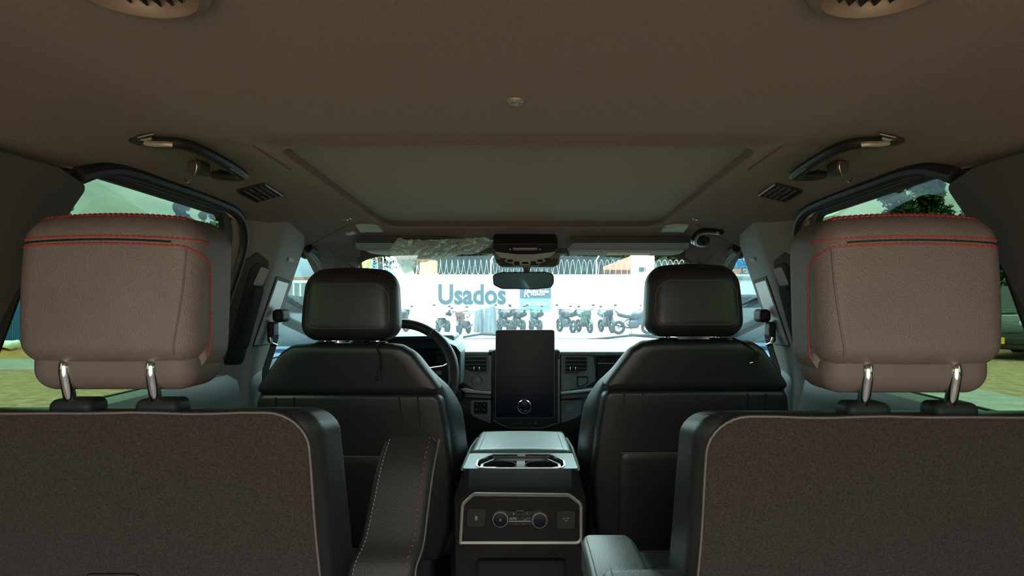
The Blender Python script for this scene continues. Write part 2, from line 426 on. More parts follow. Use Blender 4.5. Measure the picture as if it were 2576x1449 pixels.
for s in (-1, 1):
    for nm, o_, m_, lab in ((2, WIN2, 'glass_tinted', 'green tinted rear door window'), (1, WIN1, 'glass_front', 'clear front door window'), (3, WIN3, 'glass_tinted', 'tinted cargo quarter window')):
        bm = NB(); prism(bm, inset(o_, -.01), -.012, -.008, P_(s)); w = obj('window_%d' % wi, bm, m_, kind='structure', label=lab + (' on the driver side' if s < 0 else ' on the passenger side')); wi += 1
        wins[s, nm] = w
        bm = NB(); ring2d(bm, inset(o_, -.010), .0115, .0, -.009, P_(s)); obj('window_seal', bm, 'rubber', w)
    # inner door frame and weatherstrip around the rear door window
    fo = rpoly([(.955, -.20), (1.64, -.21), (1.685, .206), (1.10, .216), (1.02, .19), (.975, .12)], [.02, .03, .09, .02, .03, .03], 6)
    bm = NB(); ring_between3(bm, fo, inset(WIN2, -.006), P_(s), -.008, .002); obj('door_frame', bm, 'pillar_dark', wins[s, 2])
    bm = NB(); pts = [P_(s, .012)(Vector(p)) for p in spline([(1.06, 0, .196), (1.15, 0, .222), (1.3, 0, .224), (1.5, 0, .221), (1.62, 0, .212), (1.69, 0, .18), (1.72, 0, .12), (1.705, 0, 0), (1.665, 0, -.2), (1.645, 0, -.4)], 6)]
    tube(bm, pts, .0125, 10); obj('weatherstrip', bm, 'plastic', wins[s, 2])
    bm = NB(); pts = [P_(s, .022)(Vector(p)) for p in spline([(2.17, 0, .168), (2.26, 0, .158), (2.36, 0, .132), (2.46, 0, .09), (2.6, 0, .02), (2.8, 0, -.12)], 6)]
    tube(bm, pts, .013, 10); obj('weatherstrip', bm, 'rubber', wins[s, 1])
    bm = NB(); pts = [P_(s, .016)(Vector(p)) for p in spline([(2.19, 0, .16), (2.27, 0, .147), (2.36, 0, .119), (2.44, 0, .083), (2.58, 0, .01), (2.78, 0, -.13)], 6)]
    tube(bm, pts, .011, 8); obj('door_frame', bm, 'panel_grey', wins[s, 1])
tn = 1
def side_plate(name, outline, s, d0, d1, m_, label=None, parent=None):
    global tn
    bm = NB(); prism(bm, outline, d0, d1, P_(s), bev=.003 if d1 - d0 > .008 else 0)
    if parent is None:
        o = obj('trim_%d' % tn, bm, m_, kind='structure', label=label); tn += 1
    else: o = obj(name, bm, m_, parent)
    return o
belts = {}
for s in (-1, 1):
    sd = 'driver side' if s < 0 else 'passenger side'
    side_plate('', rpoly([(.60, -.23), (.94, -.23), (.962, -.06), (1.0, .05), (1.05, .132), (1.078, .182), (1.0, .199), (.64, .199), (.60, .10)], .012, 3), s, -.012, .024, 'pillar_dark', 'dark rear pillar trim beside the rear door window, ' + sd)
    side_plate('', rpoly([(-.55, .12), (.66, .12), (.66, .21), (-.55, .21)], .01, 2), s, -.012, .015, 'pillar_dark', 'dark trim above the cargo window, ' + sd)
    side_plate('', rpoly([(-.55, -.23), (.66, -.23), (.66, -.12), (-.55, -.12)], .01, 2), s, -.012, .02, 'pillar_dark', 'dark trim below the cargo window, ' + sd)
    side_plate('', rpoly([(-.55, -.2), (-.40, -.2), (-.36, .2), (-.55, .2)], .01, 2), s, -.012, .02, 'pillar_dark', 'dark tailgate pillar trim, ' + sd)
    # B pillar: three-sided loft
    bm = NB(); R = []
    for z in (.25, .172, .12, .05, -.03, -.12, -.22, -.35, -.6, -.95):
        w = S(z); k = max(0, min(1, (.172 - z) / .3))
        yc = 1.865 - .03 * k; yf = 2.17 - .06 * k
        if z < -.25: yf += .02
        R.append([(s * x, y, z) for x, y in ((w + .02, 1.66), (w - .004, 1.70), (w - .030, yc - .055), (w - .046, yc - .012), (w - .050, yc + .015), (w - .034, yf - .10), (w - .012, yf - .012), (w + .0, yf), (w + .02, yf))])
    loft(bm, R)
    bp = obj('trim_%d' % tn, bm, 'pillar', kind='structure', label='grey plastic centre pillar trim with belt height slots, ' + sd, sharp=.5); tn += 1
    def bpil(y, z, d):                                             # point on the pillar face
        w = S(z); k = max(0, min(1, (.172 - z) / .3)); yc = 1.865 - .03 * k; yf = 2.17 - .06 * k
        x = zlin([(1.70, w - .004), (yc - .055, w - .030), (yc - .012, w - .046), (yc + .015, w - .05), (yf - .1, w - .034), (yf - .012, w - .012), (yf, w)], y)
        return Vector((s * (x - d), y, z))
    def pil_plate(name, pts, d0, d1, m_, r=.008, label=None):
        bm = NB(); o2 = rpoly(pts, r, 4); e = min(.0025, (d1 - d0) / 3)
        loft(bm, [[bpil(p[0], p[1], d) for p in inset(o2, i)] for i, d in ((0, d0), (0, d1 - e), (e, d1))])
        return obj(name, bm, m_, bp, label=label)
    # dark rear-facing zone with the rear shoulder-belt slot, and the light slide covers
    pil_plate('pillar_slot', [(1.725, -.19), (1.80, -.20), (1.835, .105), (1.78, .128), (1.735, .10)], -.004, .003, 'pillar_dark', .015)
    pil_plate('slot_rim', [(1.755, -.17), (1.822, -.175), (1.835, .09), (1.79, .102), (1.765, .08)], -.004, .0055, 'plastic', .012)
    pil_plate('slide_cover', [(1.788, .04), (1.824, .038), (1.832, .084), (1.802, .09)], -.004, .0085, 'lens', .006)
    pil_plate('slider', [(1.758, -.12), (1.822, -.13), (1.829, .034), (1.79, .036)], -.004, .010, 'plastic', .01)
    pil_plate('front_slot', [(1.852, -.13), (2.015, -.135), (2.055, .06), (1.895, .068)], -.006, .0022, 'rubber', .006)
    pil_plate('slide_cover', [(1.858, -.125), (1.995, -.13), (2.03, .052), (1.90, .058)], -.004, .006, 'lens', .006)
    q = bpil(1.99, .118, .0022)
    nx = Vector((-s * 1, .12, -.27)).normalized(); ux = Vector((0, -1, 0)) if s > 0 else Vector((0, 1, 0)); uy = nx.cross(ux).normalized(); ux = uy.cross(nx).normalized()
    Mt = Matrix.Translation(q) @ Matrix((ux, uy, nx)).transposed().to_4x4()
    bm = text_bm('AIRBAG', .017, .0018, Mt); obj('airbag_lettering', bm, 'lens', bp)
    # seat belt with its height adjuster
    sb = empty('seat_belt', bpil(1.95, -.30, .03), 'black shoulder belt hanging from a pillar anchor, ' + sd, 'seat belt')
    bm = NB(); c = bpil(1.955, -.045, .03)
    rounded(bm, c, (.016, .036, .019), .013, 3, 3); obj('belt_anchor', bm, 'plastic', sb)
    bm = NB(); c = bpil(1.945, -.092, .022); rounded(bm, c, (.010, .024, .03), .009, 3, 3); obj('anchor_loop', bm, 'plastic', sb)
    bm = NB(); pts = [bpil(1.935, z, d) for z, d in ((-.10, .034), (-.14, .036), (-.2, .03), (-.3, .03), (-.5, .03), (-.9, .03))]
    loft(bm, [[p + Vector((0, -.024, 0)), p + Vector((0, .024, 0)), p + Vector((-s * .002, .024, 0)), p + Vector((-s * .002, -.024, 0))] for p in pts]); obj('belt_strap', bm, 'webbing', sb)
    bm = NB(); tube(bm, [bpil(1.90, -.105, .03), bpil(1.90, -.12, .038), bpil(1.965, -.13, .038)], .004, 8); obj('belt_guide', bm, 'chrome', sb)
    # A pillar between windshield and front door window
    bm = NB(); R = []
    a0, a1 = Vector((.712, 2.17, .168)), Vector((.812, 2.98, -.19)); b0, b1 = Vector((.585, 2.455, .136)), Vector((.70, 3.10, -.19))
    for i in range(-2, 13):
        t = i / 12; a = a0.lerp(a1, t); b = b0.lerp(b1, t); a.z += .035 * math.sin(PI * max(0, min(1, t * 1.1))) ; a.y += .0
        row = []
        for j in range(7):
            u = j / 6; p = a.lerp(b, u); n_ = Vector((-.5, -.6, -.35)); p += n_ * .03 * math.sin(PI * u) * (1 - .25 * t) * max(0, min(1, t * 4)); row.append((s * p.x, p.y, p.z))
        R.append(row)
    loft(bm, R, closed=False); obj('trim_%d' % tn, bm, 'headliner', kind='structure', label='dark windshield pillar trim, ' + sd, sharp=1.2); tn += 1
# ---- added plates that block light leaks between headliner and body side, and the windshield header
for s in (-1, 1):
    sd = 'driver side' if s < 0 else 'passenger side'
    side_plate('', [(-.56, .165), (1.03, .165), (1.1, .209), (1.62, .204), (1.75, .16), (2.2, .15), (2.3, .14), (2.3, .3), (-.56, .3)], s, -.03, -.014, 'rubber', 'dark roof rail above the doors, ' + sd)
low = [(896, 684), (903, 668), (920, 654), (955, 646), (1050, 642), (1200, 639), (1330, 638), (1450, 639), (1600, 642), (1690, 646), (1722, 654), (1742, 668), (1750, 684)]
lowp = spline([W(a, b, 2.47 - .05 * abs(a - 1327) / 420) for a, b in low], 4); nL = len(lowp)
bm = NB(); R = []
for k, p in enumerate(lowp):
    u = -1 + 2 * k / (nL - 1); xx = max(-.66, min(.66, u * .68)); yy = 2.44 - .2 * max(0, abs(u) - .86) / .14 - .03 * u * u
    q = Vector((xx, yy, zc(xx, yy) + .004)); mid = q.lerp(p, .55) + Vector((0, .0, -.006)); R.append([q, mid, p, p + Vector((0, .03, .012))] if abs(u) < .93 else [q, mid + Vector((0, .03, 0)), p + Vector((0, .05, 0)), p + Vector((0, .07, .004))])
loft(bm, R, closed=False); obj('trim_%d' % tn, bm, 'headliner', kind='structure', label='dark header trim along the top of the windshield', sharp=1.3); tn += 1
# ---- windshield
bm = NB(); R = []
for i in range(9):
    v = i / 8; row = []
    for j in range(17):
        u = -1 + 2 * j / 16
        yt = 2.495 - .045 * u * u; zt = .166 - .034 * abs(u) ** 2.2; xt = .6 * u; yb = 3.19 - .1 * u * u; zb = -.2; xb = .715 * u
        p = Vector((xt, yt, zt)).lerp(Vector((xb, yb, zb)), v); p += Vector((0, .35, 1)).normalized() * .035 * math.sin(PI * v); row.append(p)
    R.append(row)
loft(bm, R, closed=False); obj('window_%d' % wi, bm, 'glass_windshield', kind='structure', label='wide laminated windshield with a dusty film'); wi += 1
# ================================================================== SEATS
def stitches(name, paths, mt, parent, length=.0052, gap=.0012, r=.0016):
    """rows of short raised thread stitches; each path is a list of (point, normal)"""
    bm = NB()
    for pth in paths:
        acc = 0; i = 0; seg = [(pth[k + 1][0] - pth[k][0]).length for k in range(len(pth) - 1)]; tot = sum(seg)
        def at(d):
            for k, s_ in enumerate(seg):
                if d <= s_ or k == len(seg) - 1:
                    t = d / s_ if s_ > 0 else 0; return pth[k][0].lerp(pth[k + 1][0], t), pth[k][1].lerp(pth[k + 1][1], t)
                d -= s_
        d = 0
        while d + length < tot:
            (a, na), (m_, nm), (b, nb) = at(d), at(d + length / 2), at(d + length)
            tube(bm, [a - na * r * .6, m_ + nm * r * .7, b - nb * r * .6], [r * .6, r, r * .6], 5); d += length + gap
    return obj(name, bm, mt, parent, kind='stuff')
def project(bvh, pts, direction):
    out = []
    for p, d in (zip(pts, direction) if isinstance(direction, list) else ((p, direction) for p in pts)):
        h = bvh.ray_cast(Vector(p), Vector(d))
        if h[0] is not None:
            n_ = h[1] if h[1].dot(Vector(d)) < 0 else -h[1]; out.append((h[0], n_))
    return out
def rear_headrest(seat, xc, Yr, s, dz=0, big=True):
    """s = +1 when outward is +x.  leather block with double red seams, plain lower cover, two chrome posts"""
    inn = -s
    def fn(p):
        u = (p.x - xc); t = (p.z + .075) / .18
        w = 1 - .04 * max(0, t - .3) ** 1.5 - .035 * (1 - min(1, max(0, t))) ** 3 - .07 * max(0, (t - .72) / .28) ** 2.5
        bulge = .007 * (1 - (u / .12) ** 2)
        yy = p.y - bulge * (1 if p.y < Yr + .05 else 0) + .012 * max(0, t) ** 2
        zz = p.z + (.006 * (1 - (u / .11) ** 2) if t > .5 else 0)
        if u * inn > .05 and p.y > Yr + .035: zz -= .014 * max(0, 1 - t * 1.6) * min(1, (u * inn - .05) / .05)
        return Vector((xc + u * w, yy, zz + dz))
    bm = NB(); rounded(bm, (xc, Yr + .056, .012), (.112, .056, .088), .028, 10, 6, fn)
    bvh = BVHTree.FromBMesh(bm)
    hr = obj('headrest', bm, 'leather', seat, label='thick leather headrest with double red stitching')
    bm = NB(); rounded(bm, (xc, Yr + .06, -.080 + dz), (.1, .05, .03), .026, 6, 5); obj('headrest_base', bm, 'leather_lower', hr)
    # seam paths: across the back, then rounding the inner corner and running down the inner side
    def back(zrow, u0, u1, n=40):
        return project(bvh, [(xc + s * (u0 + (u1 - u0) * i / n), Yr - .2, zrow((u0 + (u1 - u0) * i / n)) + dz) for i in range(n + 1)], (0, 1, 0))
    def side(path):                                                # path of (y, z) on the inner face
        return project(bvh, [(xc + inn * .3, y, z + dz) for y, z in path], (s, 0, 0))
    zr = lambda u: .067 + .004 * (1 - (u / .1) ** 2)
    rows = []
    for k, off in enumerate((.0055, -.0035)):
        b = back(lambda u: zr(u) + off, .103, -.079)
        o_, d_ = [], []; nn = 40 if k else 12
        for j in range(nn):                                        # round the inner corner, then run down the side
            t = j / (nn - 1); ph = math.radians((78 - 62 * min(1, t * 4)) if k else (78 - 60 * t)); dv = Vector((inn * math.cos(ph), -math.sin(ph), 0))
            o_.append(Vector((xc + inn * .07, Yr + .05, zr(.079) + off - (.146 * max(0, t - .06) ** 1.15 if k else .003 * t) + dz)) + dv * .25); d_.append(-dv)
        sd = project(bvh, o_, d_)
        rows.append(b + sd)
    for off in (0, .010):                                          # the two rows at the top edge, seen from below the crown
        rows.append(project(bvh, [(xc + s * u, Yr - .06, .16 + off * .5 + dz) for u in [.098 - .19 * i / 40 for i in range(41)]], (0, 1, -.72 + off * 4)))
    stitches('stitching', rows, M['red_thread'], hr)
    bm = NB(); b = back(lambda u: zr(u) + .001, .103, -.08); tube(bm, [p - n_ * .0002 for p, n_ in b], .0013, 5); obj('seam', bm, 'rubber', hr)
    bm = NB(); v = project(bvh, [(xc + inn * (.094 - .012 * t ** 2 + .002), Yr - .2, zr(.09) - .004 - .128 * t + dz) for t in [j / 20 for j in range(21)]], (0, 1, 0)); tube(bm, [p for p, n_ in v], .0014, 6); obj('piping', bm, 'leather_lower', hr)
    for u in (-.052, .052):
        bm = NB(); x = xc + u
        tube(bm, spline([(x, Yr + .05, -.066 + dz), (x, Yr + .022, -.069 + dz), (x, Yr + .012, -.080 + dz), (x, Yr + .016, -.1 + dz), (x, Yr + .03, -.150 + dz)], 6), .0072, 14); obj('headrest_post', bm, 'chrome', hr, label='polished chrome post')
        bm = NB(); rounded(bm, (x + .004, Yr + .032, -.131 + dz), (.027, .02, .011), .0095, 4, 4); obj('post_guide', bm, 'plastic', hr)
    return hr
def second_row(xc, Yr, s, label, up, dz=0):
    seat = empty('captain_seat', (xc, Yr + .25, -.95), label, 'seat', 'second-row captain seats')
    th = math.radians(14); c, sn = math.cos(th), math.sin(th); ztop = -.133 + dz
    def L_(v): return Vector((xc + s * v.x, Yr + v.y * c - v.z * sn, ztop + v.z * c + v.y * sn))   # u outward, d forward, w up
    def deep(v):
        k = max(0, min(1, -v.z / .45)); return L_(Vector((v.x, v.y * (1 + .35 * k if v.y > .05 else 1), v.z + .006 - .05 * max(0, v.y) / .12)))
    bm = NB(); rounded(bm, (0, .064, -.31), (.245, .064, .31), .035, 10, 5, deep); obj('backrest', bm, 'leather_smooth', seat)
    bm = NB(); out_ = rpoly([(-.236, -.64), (-.236, .0), (.234, .0), (.234, -.64)], [.03, .045, .045, .03], 8)
    # wavy trimmed edge
    pts = []
    for i in range(len(out_)):
        a = Vector(out_[i]); b = Vector(out_[(i + 1) % len(out_)]); k = max(1, int((b - a).length / .03))
        for j in range(k): pts.append(a.lerp(b, j / k))
    ol = [(p.x + .0022 * noise.noise((p.x * 18, p.y * 18, 3)), p.y + .003 * noise.noise((p.x * 14, p.y * 14, 8))) for p in pts]
    pillow(bm, ol, [(0, .004), (0, -.004), (.005, -.0075), (.03, -.0075)], L_); obj('carpet_back', bm, 'carpet', seat, label='brown-grey carpeted seat back')
    bm = NB(); tube(bm, [L_(Vector((p[0], -.0035, p[1]))) for p in inset(ol, -.0005)], .0016, 6, closed=True); obj('welt', bm, 'leather', seat)
    bm = NB()                                                      # seam from the carpet corner over the top leather
    tube(bm, [deep(Vector((-.222 - .012 * t, -.001 + .10 * t, -.006 - .012 * t + .006 * math.sin(PI * t)))) for t in [j / 8 for j in range(9)]], .0013, 5); obj('corner_seam', bm, 'rubber', seat)
    u0 = .02 if s < 0 else -.0
    bm = NB(); o2 = rpoly([(u0 - .036, -.30), (u0 - .034, -.212), (u0 + .034, -.212), (u0 + .036, -.30)], .008, 4)
    pillow(bm, o2, [(0, -.005), (.0, -.011), (.002, -.0125), (.01, -.0125)], L_); pl = obj('release_plate', bm, 'plastic', seat)
    bm = NB(); box(bm, (0, 0, 0), (.036, .012, .02)); bmesh.ops.translate(bm, verts=bm.verts, vec=(u0, -.011, -.25))
    for v in bm.verts: v.co = L_(v.co)
    obj('release_strap', bm, 'rubber', pl)
    bm = NB()
    tube(bm, [L_(Vector((u0 - .01, -.0128, -.219))), L_(Vector((u0 - .009, -.0128, -.234))), L_(Vector((u0 - .004, -.0128, -.235)))], .0008, 4)
    tube(bm, [L_(Vector((u0 - .003, -.0128, -.219))), L_(Vector((u0 + .008, -.0128, -.228))), L_(Vector((u0 + .011, -.0128, -.225))), L_(Vector((u0 + .012, -.0128, -.232)))], .0008, 4)
    obj('fold_symbol', bm, 'pillar_dark', pl)
    rear_headrest(seat, xc + s * .006, Yr + .0, s, dz)
    bm = NB(); rounded(bm, (xc, Yr + .42, -.60), (.25, .24, .08), .05, 6, 4); obj('cushion', bm, 'leather_smooth', seat)
    bm = NB(); rounded(bm, (xc, Yr + .40, -.80), (.2, .2, .15), .03, 4, 3); obj('seat_base', bm, 'plastic', seat)
    # arm rest on the aisle side
    if up:
        path = [(-.185, .885, -.46), (-.180, .885, -.40), (-.176, .89, -.352), (-.168, .912, -.325), (-.164, .93, -.29), (-.158, .955, -.235), (-.152, .985, -.198)]
        A = spline([Vector(p) for p in path], 6)
        hw = lambda t: .047 - .008 * t; ht = .045
        bm = NB(); R = []; edges = [[], [], []]
        n = len(A)
        for i, p in enumerate(A):
            t = i / (n - 1); tan = (A[min(i + 1, n - 1)] - A[max(i - 1, 0)]).normalized(); ux = Vector((1, 0, 0)); ny = tan.cross(ux).normalized(); ny = ny if ny.y < 0 else -ny
            w = hw(t); pr = rpoly([(-w, -ht), (w, -ht), (w, 0), (-w, 0)], [.012, .012, .011, .011], 4)
            e = 1 if i < n - 2 else (.94 if i == n - 2 else .8)
            R.append([p + ux * a * e + ny * b * e for a, b in pr])
            for k_, (a, b) in enumerate(((w - .012, .0), (-w + .009, .0), (w, -.011))): edges[k_].append((p + ux * a + ny * b, ny))
        loft(bm, R)
        ar = obj('armrest', bm, 'leather_dark', seat, label='armrest folded up against the seat')
        stitches('stitching', [edges[0]], M['red_thread'], ar, .004, .004, .0008)
        stitches('edge_stitching', [edges[1]], M['grey_thread'], ar, .0035, .002, .0006)
        bm = NB(); tube(bm, [p for p, n_ in edges[2]], .0018, 6); obj('piping', bm, 'leather_lower', ar)
    else:
        x0 = .151
        def prof(p, ux, uz, w, h, r): return [p + ux * a + uz * b for a, b in rpoly([(-w, -h), (w, -h), (w, 0), (-w, 0)], [.01, .01, r, r], 4)]
        bm = NB(); R = []; e1 = []; e2 = []
        for i in range(16):
            t = i / 15; y = .90 + .245 * t; z = -.392 - .006 * t + .003 * math.sin(PI * t); e = 1 if i < 14 else (.97 if i == 14 else .88)
            R.append(prof(Vector((x0, y, z)), Vector((1, 0, 0)), Vector((0, 0, 1)), .045 * e, .055 * e, .011)); 
            if i < 15: e1.append((Vector((x0 - .036, y, z + .0002)), Vector((0, 0, 1)))); e2.append((Vector((x0 + .0445, y, z - .010)), Vector((1, 0, .3))))
        loft(bm, R); ar = obj('armrest', bm, 'leather_pad', seat, label='armrest folded down beside the aisle')
        stitches('stitching', [e1], M['grey_thread'], ar, .0035, .002, .0007); stitches('edge_stitching', [e2], M['grey_thread'], ar, .0035, .002, .0007)
        bm = NB(); tube(bm, [p + Vector((-.008, 0, -.006)) for p, n_ in e1], .002, 6); obj('piping', bm, 'leather_lower', ar)
        bm = NB(); rounded(bm, (.152, .845, -.392), (.043, .04, .046), .02, 4, 4); hb = obj('armrest_hinge', bm, 'leather_pad', seat)
        stitches('stitching', [[(Vector((.124, .815 + .06 * j / 6, -.3457)), Vector((0, 0, 1))) for j in range(7)]], M['grey_thread'], hb, .0035, .002, .0007)
        bm = NB(); rounded(bm, (.20, .87, -.405), (.05, .05, .045), .02, 3, 3); obj('hinge_cover', bm, 'plastic', seat)
    return seat
second_row(-.481, .80, -1, 'second-row captain seat with its armrest folded up and carpeted back', True)
second_row(.464, .785, 1, 'second-row captain seat with its armrest folded down and carpeted back', False, -.002)

def front_headrest(seat, xc, s, dz):
    Yr = 1.715
    def fn(p):
        u = p.x - xc; t = (p.z + .1) / .19; w = 1 - .10 * max(0, t) ** 2
        yy = p.y - .006 * (1 - (u / .13) ** 2) * (1 if p.y < Yr + .05 else 0) + .02 * max(0, t) ** 2
        zz = p.z + (.010 * (1 - (u / .125) ** 2) if t > .5 else 0)
        return Vector((xc + u * w, yy, zz + dz))
    bm = NB(); rounded(bm, (xc, Yr + .055, -.011), (.128, .055, .09), .045, 10, 6, fn); bvh = BVHTree.FromBMesh(bm)
    hr = obj('headrest', bm, 'leather_smooth', seat, label='black leather headrest with fine dark red seams')
    ol = rpoly([(-.108, -.068), (.108, -.068), (.102, .045), (-.102, .045)], [.03, .03, .04, .04], 8)
    pts = []
    for i in range(len(ol)):
        a = Vector(ol[i]); b = Vector(ol[(i + 1) % len(ol)]); k = max(1, int((b - a).length / .012))
        for j in range(k): pts.append(a.lerp(b, j / k))
    pr = project(bvh, [(xc + p.x, Yr - .2, p.y + dz) for p in pts], (0, 1, 0))
    bm = NB(); tube(bm, [p for p, n_ in pr], .0013, 6, closed=True); obj('piping', bm, 'leather', hr)
    rows = []
    for z in (.060, .067):
        rows.append(project(bvh, [(xc + .112 * (-1 + 2 * j / 40), Yr - .2, z - .012 * abs(-1 + 2 * j / 40) ** 5 + dz) for j in range(41)], (0, 1, 0)))
    rows.append(project(bvh, [(xc + .104 * (-1 + 2 * j / 40), Yr - .04, .125 - .012 * abs(-1 + 2 * j / 40) ** 5 + dz) for j in range(41)], (0, 1, -.62)))
    stitches('stitching', rows, M['dark_thread'], hr, .006, .005, .0011)
    for u in (-.066, .066):
        bm = NB(); tube(bm, [(xc + u, Yr + .055, -.09 + dz), (xc + u, Yr + .05, -.14 + dz)], .0075, 10); obj('headrest_post', bm, 'chrome', hr)
        bm = NB(); rounded(bm, (xc + u, Yr + .05, -.112 + dz), (.026, .018, .008), .006, 3, 3); obj('post_guide', bm, 'plastic', hr)
    return hr
def front_seat(xc, s, label, dz):
    seat = empty('front_seat', (xc, 2.0, -.95), label, 'seat', 'front seats')
    def lean(v): return Vector((v.x, v.y + .2 * max(0, -.12 - v.z), v.z))
    half = [(.0, -.108), (.10, -.109), (.140, -.113), (.172, -.130), (.205, -.172), (.232, -.21), (.245, -.25), (.258, -.34), (.27, -.48), (.262, -.60), (.235, -.70)]
    full = [(xc + x, z + dz) for x, z in half[1:]] + [(xc - x, z + dz) for x, z in reversed(half[1:])]
    sm = [(p.x, p.y) for p in spline([Vector((x, z, 0)) for x, z in full], 3, True)]
    bm = NB(); R = []                                              # slim at the shoulders, wide side bolsters below
    for dl, dh, y in ((.05, .05, 1.735), (.012, .012, 1.738), (.0, .004, 1.748), (-.012, .006, 1.78), (-.022, .014, 1.83), (-.022, .022, 1.87), (-.008, .032, 1.90), (.04, .05, 1.915), (.1, .1, 1.91)):
        a_, b_ = inset(sm, dl), inset(sm, dh); row = []
        for p, q in zip(a_, b_):
            k = max(0, min(1, (-.16 - (p[1] - dz)) / .16)); k = k * k * (3 - 2 * k); row.append(lean(Vector((q[0] + (p[0] - q[0]) * k, y, q[1] + (p[1] - q[1]) * k))))
        R.append(row)
    loft(bm, R)
    back = obj('backrest', bm, 'leather_smooth', seat, sharp=.8)
    up_half = [(.10, -.111), (.138, -.114), (.168, -.132), (.222, -.205), (.236, -.226), (.222, -.2365)]
    up = [(xc + x, z + dz) for x, z in up_half] + [(xc - x, z + dz) for x, z in reversed(up_half)]
    up = rpoly(up, [.02, .03, .03, .03, .018, .018] + [.018, .018, .03, .03, .03, .02], 4)
    bm = NB(); pillow(bm, up, [(-.004, 1.745), (-.004, 1.73), (0, 1.712), (.004, 1.705), (.010, 1.7015)], lean); obj('shoulder_cover', bm, 'leather_smooth', seat, sharp=.9)
    lo = [(-.222, -.2375), (.222, -.2375), (.236, -.25), (.25, -.34), (.262, -.48), (.25, -.62), (.22, -.70), (-.22, -.70), (-.25, -.62), (-.262, -.48), (-.25, -.34), (-.236, -.25)]
    lo = rpoly([(xc + x, z + dz) for x, z in lo], .025, 3)
    bm = NB(); pillow(bm, lo, [(-.004, 1.745), (-.002, 1.72), (.002, 1.708), (.008, 1.703), (.012, 1.702)], lean); obj('back_panel', bm, 'leather_smooth', seat, sharp=.9)
    for x in (-.185, -.138, .13, .178):
        bm = NB(); tube(bm, [lean(Vector((xc + x + .016 * (j / 8) * (1 if x > 0 else -1) * (.6 if abs(x) < .15 else .2), 1.7015 if abs(x) < .2 else 1.703, dz - .245 - .085 * j / 8))) for j in range(9)], [.0026 * (1 - .8 * j / 8) for j in range(9)], 5); obj('pleat', bm, 'leather_smooth', seat)
    bm = NB(); pk = rpoly([(xc - .19, -.66 + dz), (xc + .19, -.66 + dz), (xc + .19, -.402 + dz), (xc - .19, -.402 + dz)], .02, 4)
    pillow(bm, pk, [(-.002, 1.71), (0, 1.697), (.006, 1.694), (.02, 1.693)], lean); po = obj('map_pocket', bm, 'leather_smooth', seat)
    bm = NB(); tube(bm, [lean(Vector((xc + .19 * (-1 + j / 4), 1.6945, -.402 + dz))) for j in range(9)], .0022, 6); obj('pocket_hem', bm, 'leather', po)
    front_headrest(seat, xc, s, dz)
    bm = NB(); rounded(bm, (xc, 2.12, -.62), (.26, .27, .085), .05, 6, 4); obj('cushion', bm, 'leather_pad', seat)
    bm = NB(); rounded(bm, (xc, 2.1, -.83), (.2, .22, .13), .02, 4, 3); obj('seat_rail_cover', bm, 'plastic', seat)
    # power cable that hangs from the headrest
    return seat
front_seat(-.442, -1, 'driver seat of black leather in front of the steering wheel', -.004)
front_seat(.449, 1, 'front passenger seat of black leather without a steering wheel ahead', .006)
def cable(pts, tip, label):
    e = empty('hanging_cable', pts[-1], label, 'cable')
    bm = NB(); tube(bm, spline(pts, 6), .0022, 8); obj('cord', bm, 'rubber', e)
    bm = NB(); p = Vector(pts[-1]); tube(bm, [p + Vector((0, 0, .022)), p, p + Vector((.0, 0, -.004))], .0042, 8); tube(bm, [p, p + (Vector(tip) - p) * .6], .0042, 8); obj('plug_body', bm, 'plastic', e)
    bm = NB(); tube(bm, [p + (Vector(tip) - p) * .6, tip], .0022, 8); obj('plug_tip', bm, 'chrome', e)
cable([(-.362, 1.735, -.108), (-.362, 1.696, -.116), (-.352, 1.692, -.14), (-.350, 1.694, -.17), (-.354, 1.694, -.197)], (-.372, 1.693, -.199), 'thin black cable hanging down the back of the driver seat')
cable([(.545, 1.74, -.098), (.562, 1.705, -.108), (.585, 1.69, -.128), (.595, 1.692, -.152)], (.572, 1.69, -.158), 'thin black cable hanging down the back of the front passenger seat')
# ================================================================== CENTRE CONSOLE
con = empty('centre_console', (0, 1.8, -.95), 'centre console with rear climate panel, cup holders and padded lid', 'console')
def crect(w, zt, zb, c=.028): return [(-w, zb), (w, zb), (w, zt - c), (w - c * 1.1, zt), (-w + c * 1.1, zt), (-w, zt - c)]
bm = NB(); R = []
for y, w, zt, c in ((1.522, .146, -.430, .03), (1.534, .150, -.424, .03), (1.60, .1425, -.4035, .02), (1.612, .140, -.4015, .012), (1.613, .139, -.445, .005), (2.3, .139, -.445, .005)):
    R.append([(x, y + (.05 if z < -.9 else 0), z) for x, z in crect(w, zt, -.95, c)])
loft(bm, R); obj('console_body', bm, 'console_matte', con)
fr = rpoly([(-.137, -.5465), (.1405, -.5465), (.1405, -.455), (.112, -.4335), (-.106, -.4315), (-.132, -.455)], [.004, .016, .02, .02, .02, .02], 6)
bm = NB(); ring2d(bm, fr, .0068, 1.511, 1.525); obj('panel_bezel', bm, 'bronze', con, label='brushed champagne metal bezel')
bm = NB(); pillow(bm, rpoly([(-.1315, -.541), (.135, -.541), (.135, -.457), (.1105, -.439), (-.1035, -.437), (-.127, -.457)], .012, 5), [(0, 1.525), (0, 1.519), (.001, 1.518)]); pn = obj('climate_panel', bm, 'console_matte', con)
def onpan(name, m_, outl, d0, d1, par=None, bev=.0012, label=None):
    bm = NB(); pillow(bm, outl, [(0, d0), (0, d1 + bev), (bev, d1)]); return obj(name, bm, m_, par or pn, label=label)
onpan('panel_ridge', 'plastic', rpoly([(-.075, -.4495), (.075, -.4495), (.08, -.4455), (-.08, -.4455)], .0015, 3), 1.519, 1.5165)
bm = text_bm('EXPEDITION', .0135, .0006, facing((.003, 1.5172, -.4585)), spacing=1.25); obj('embossed_lettering', bm, 'rubber', pn)
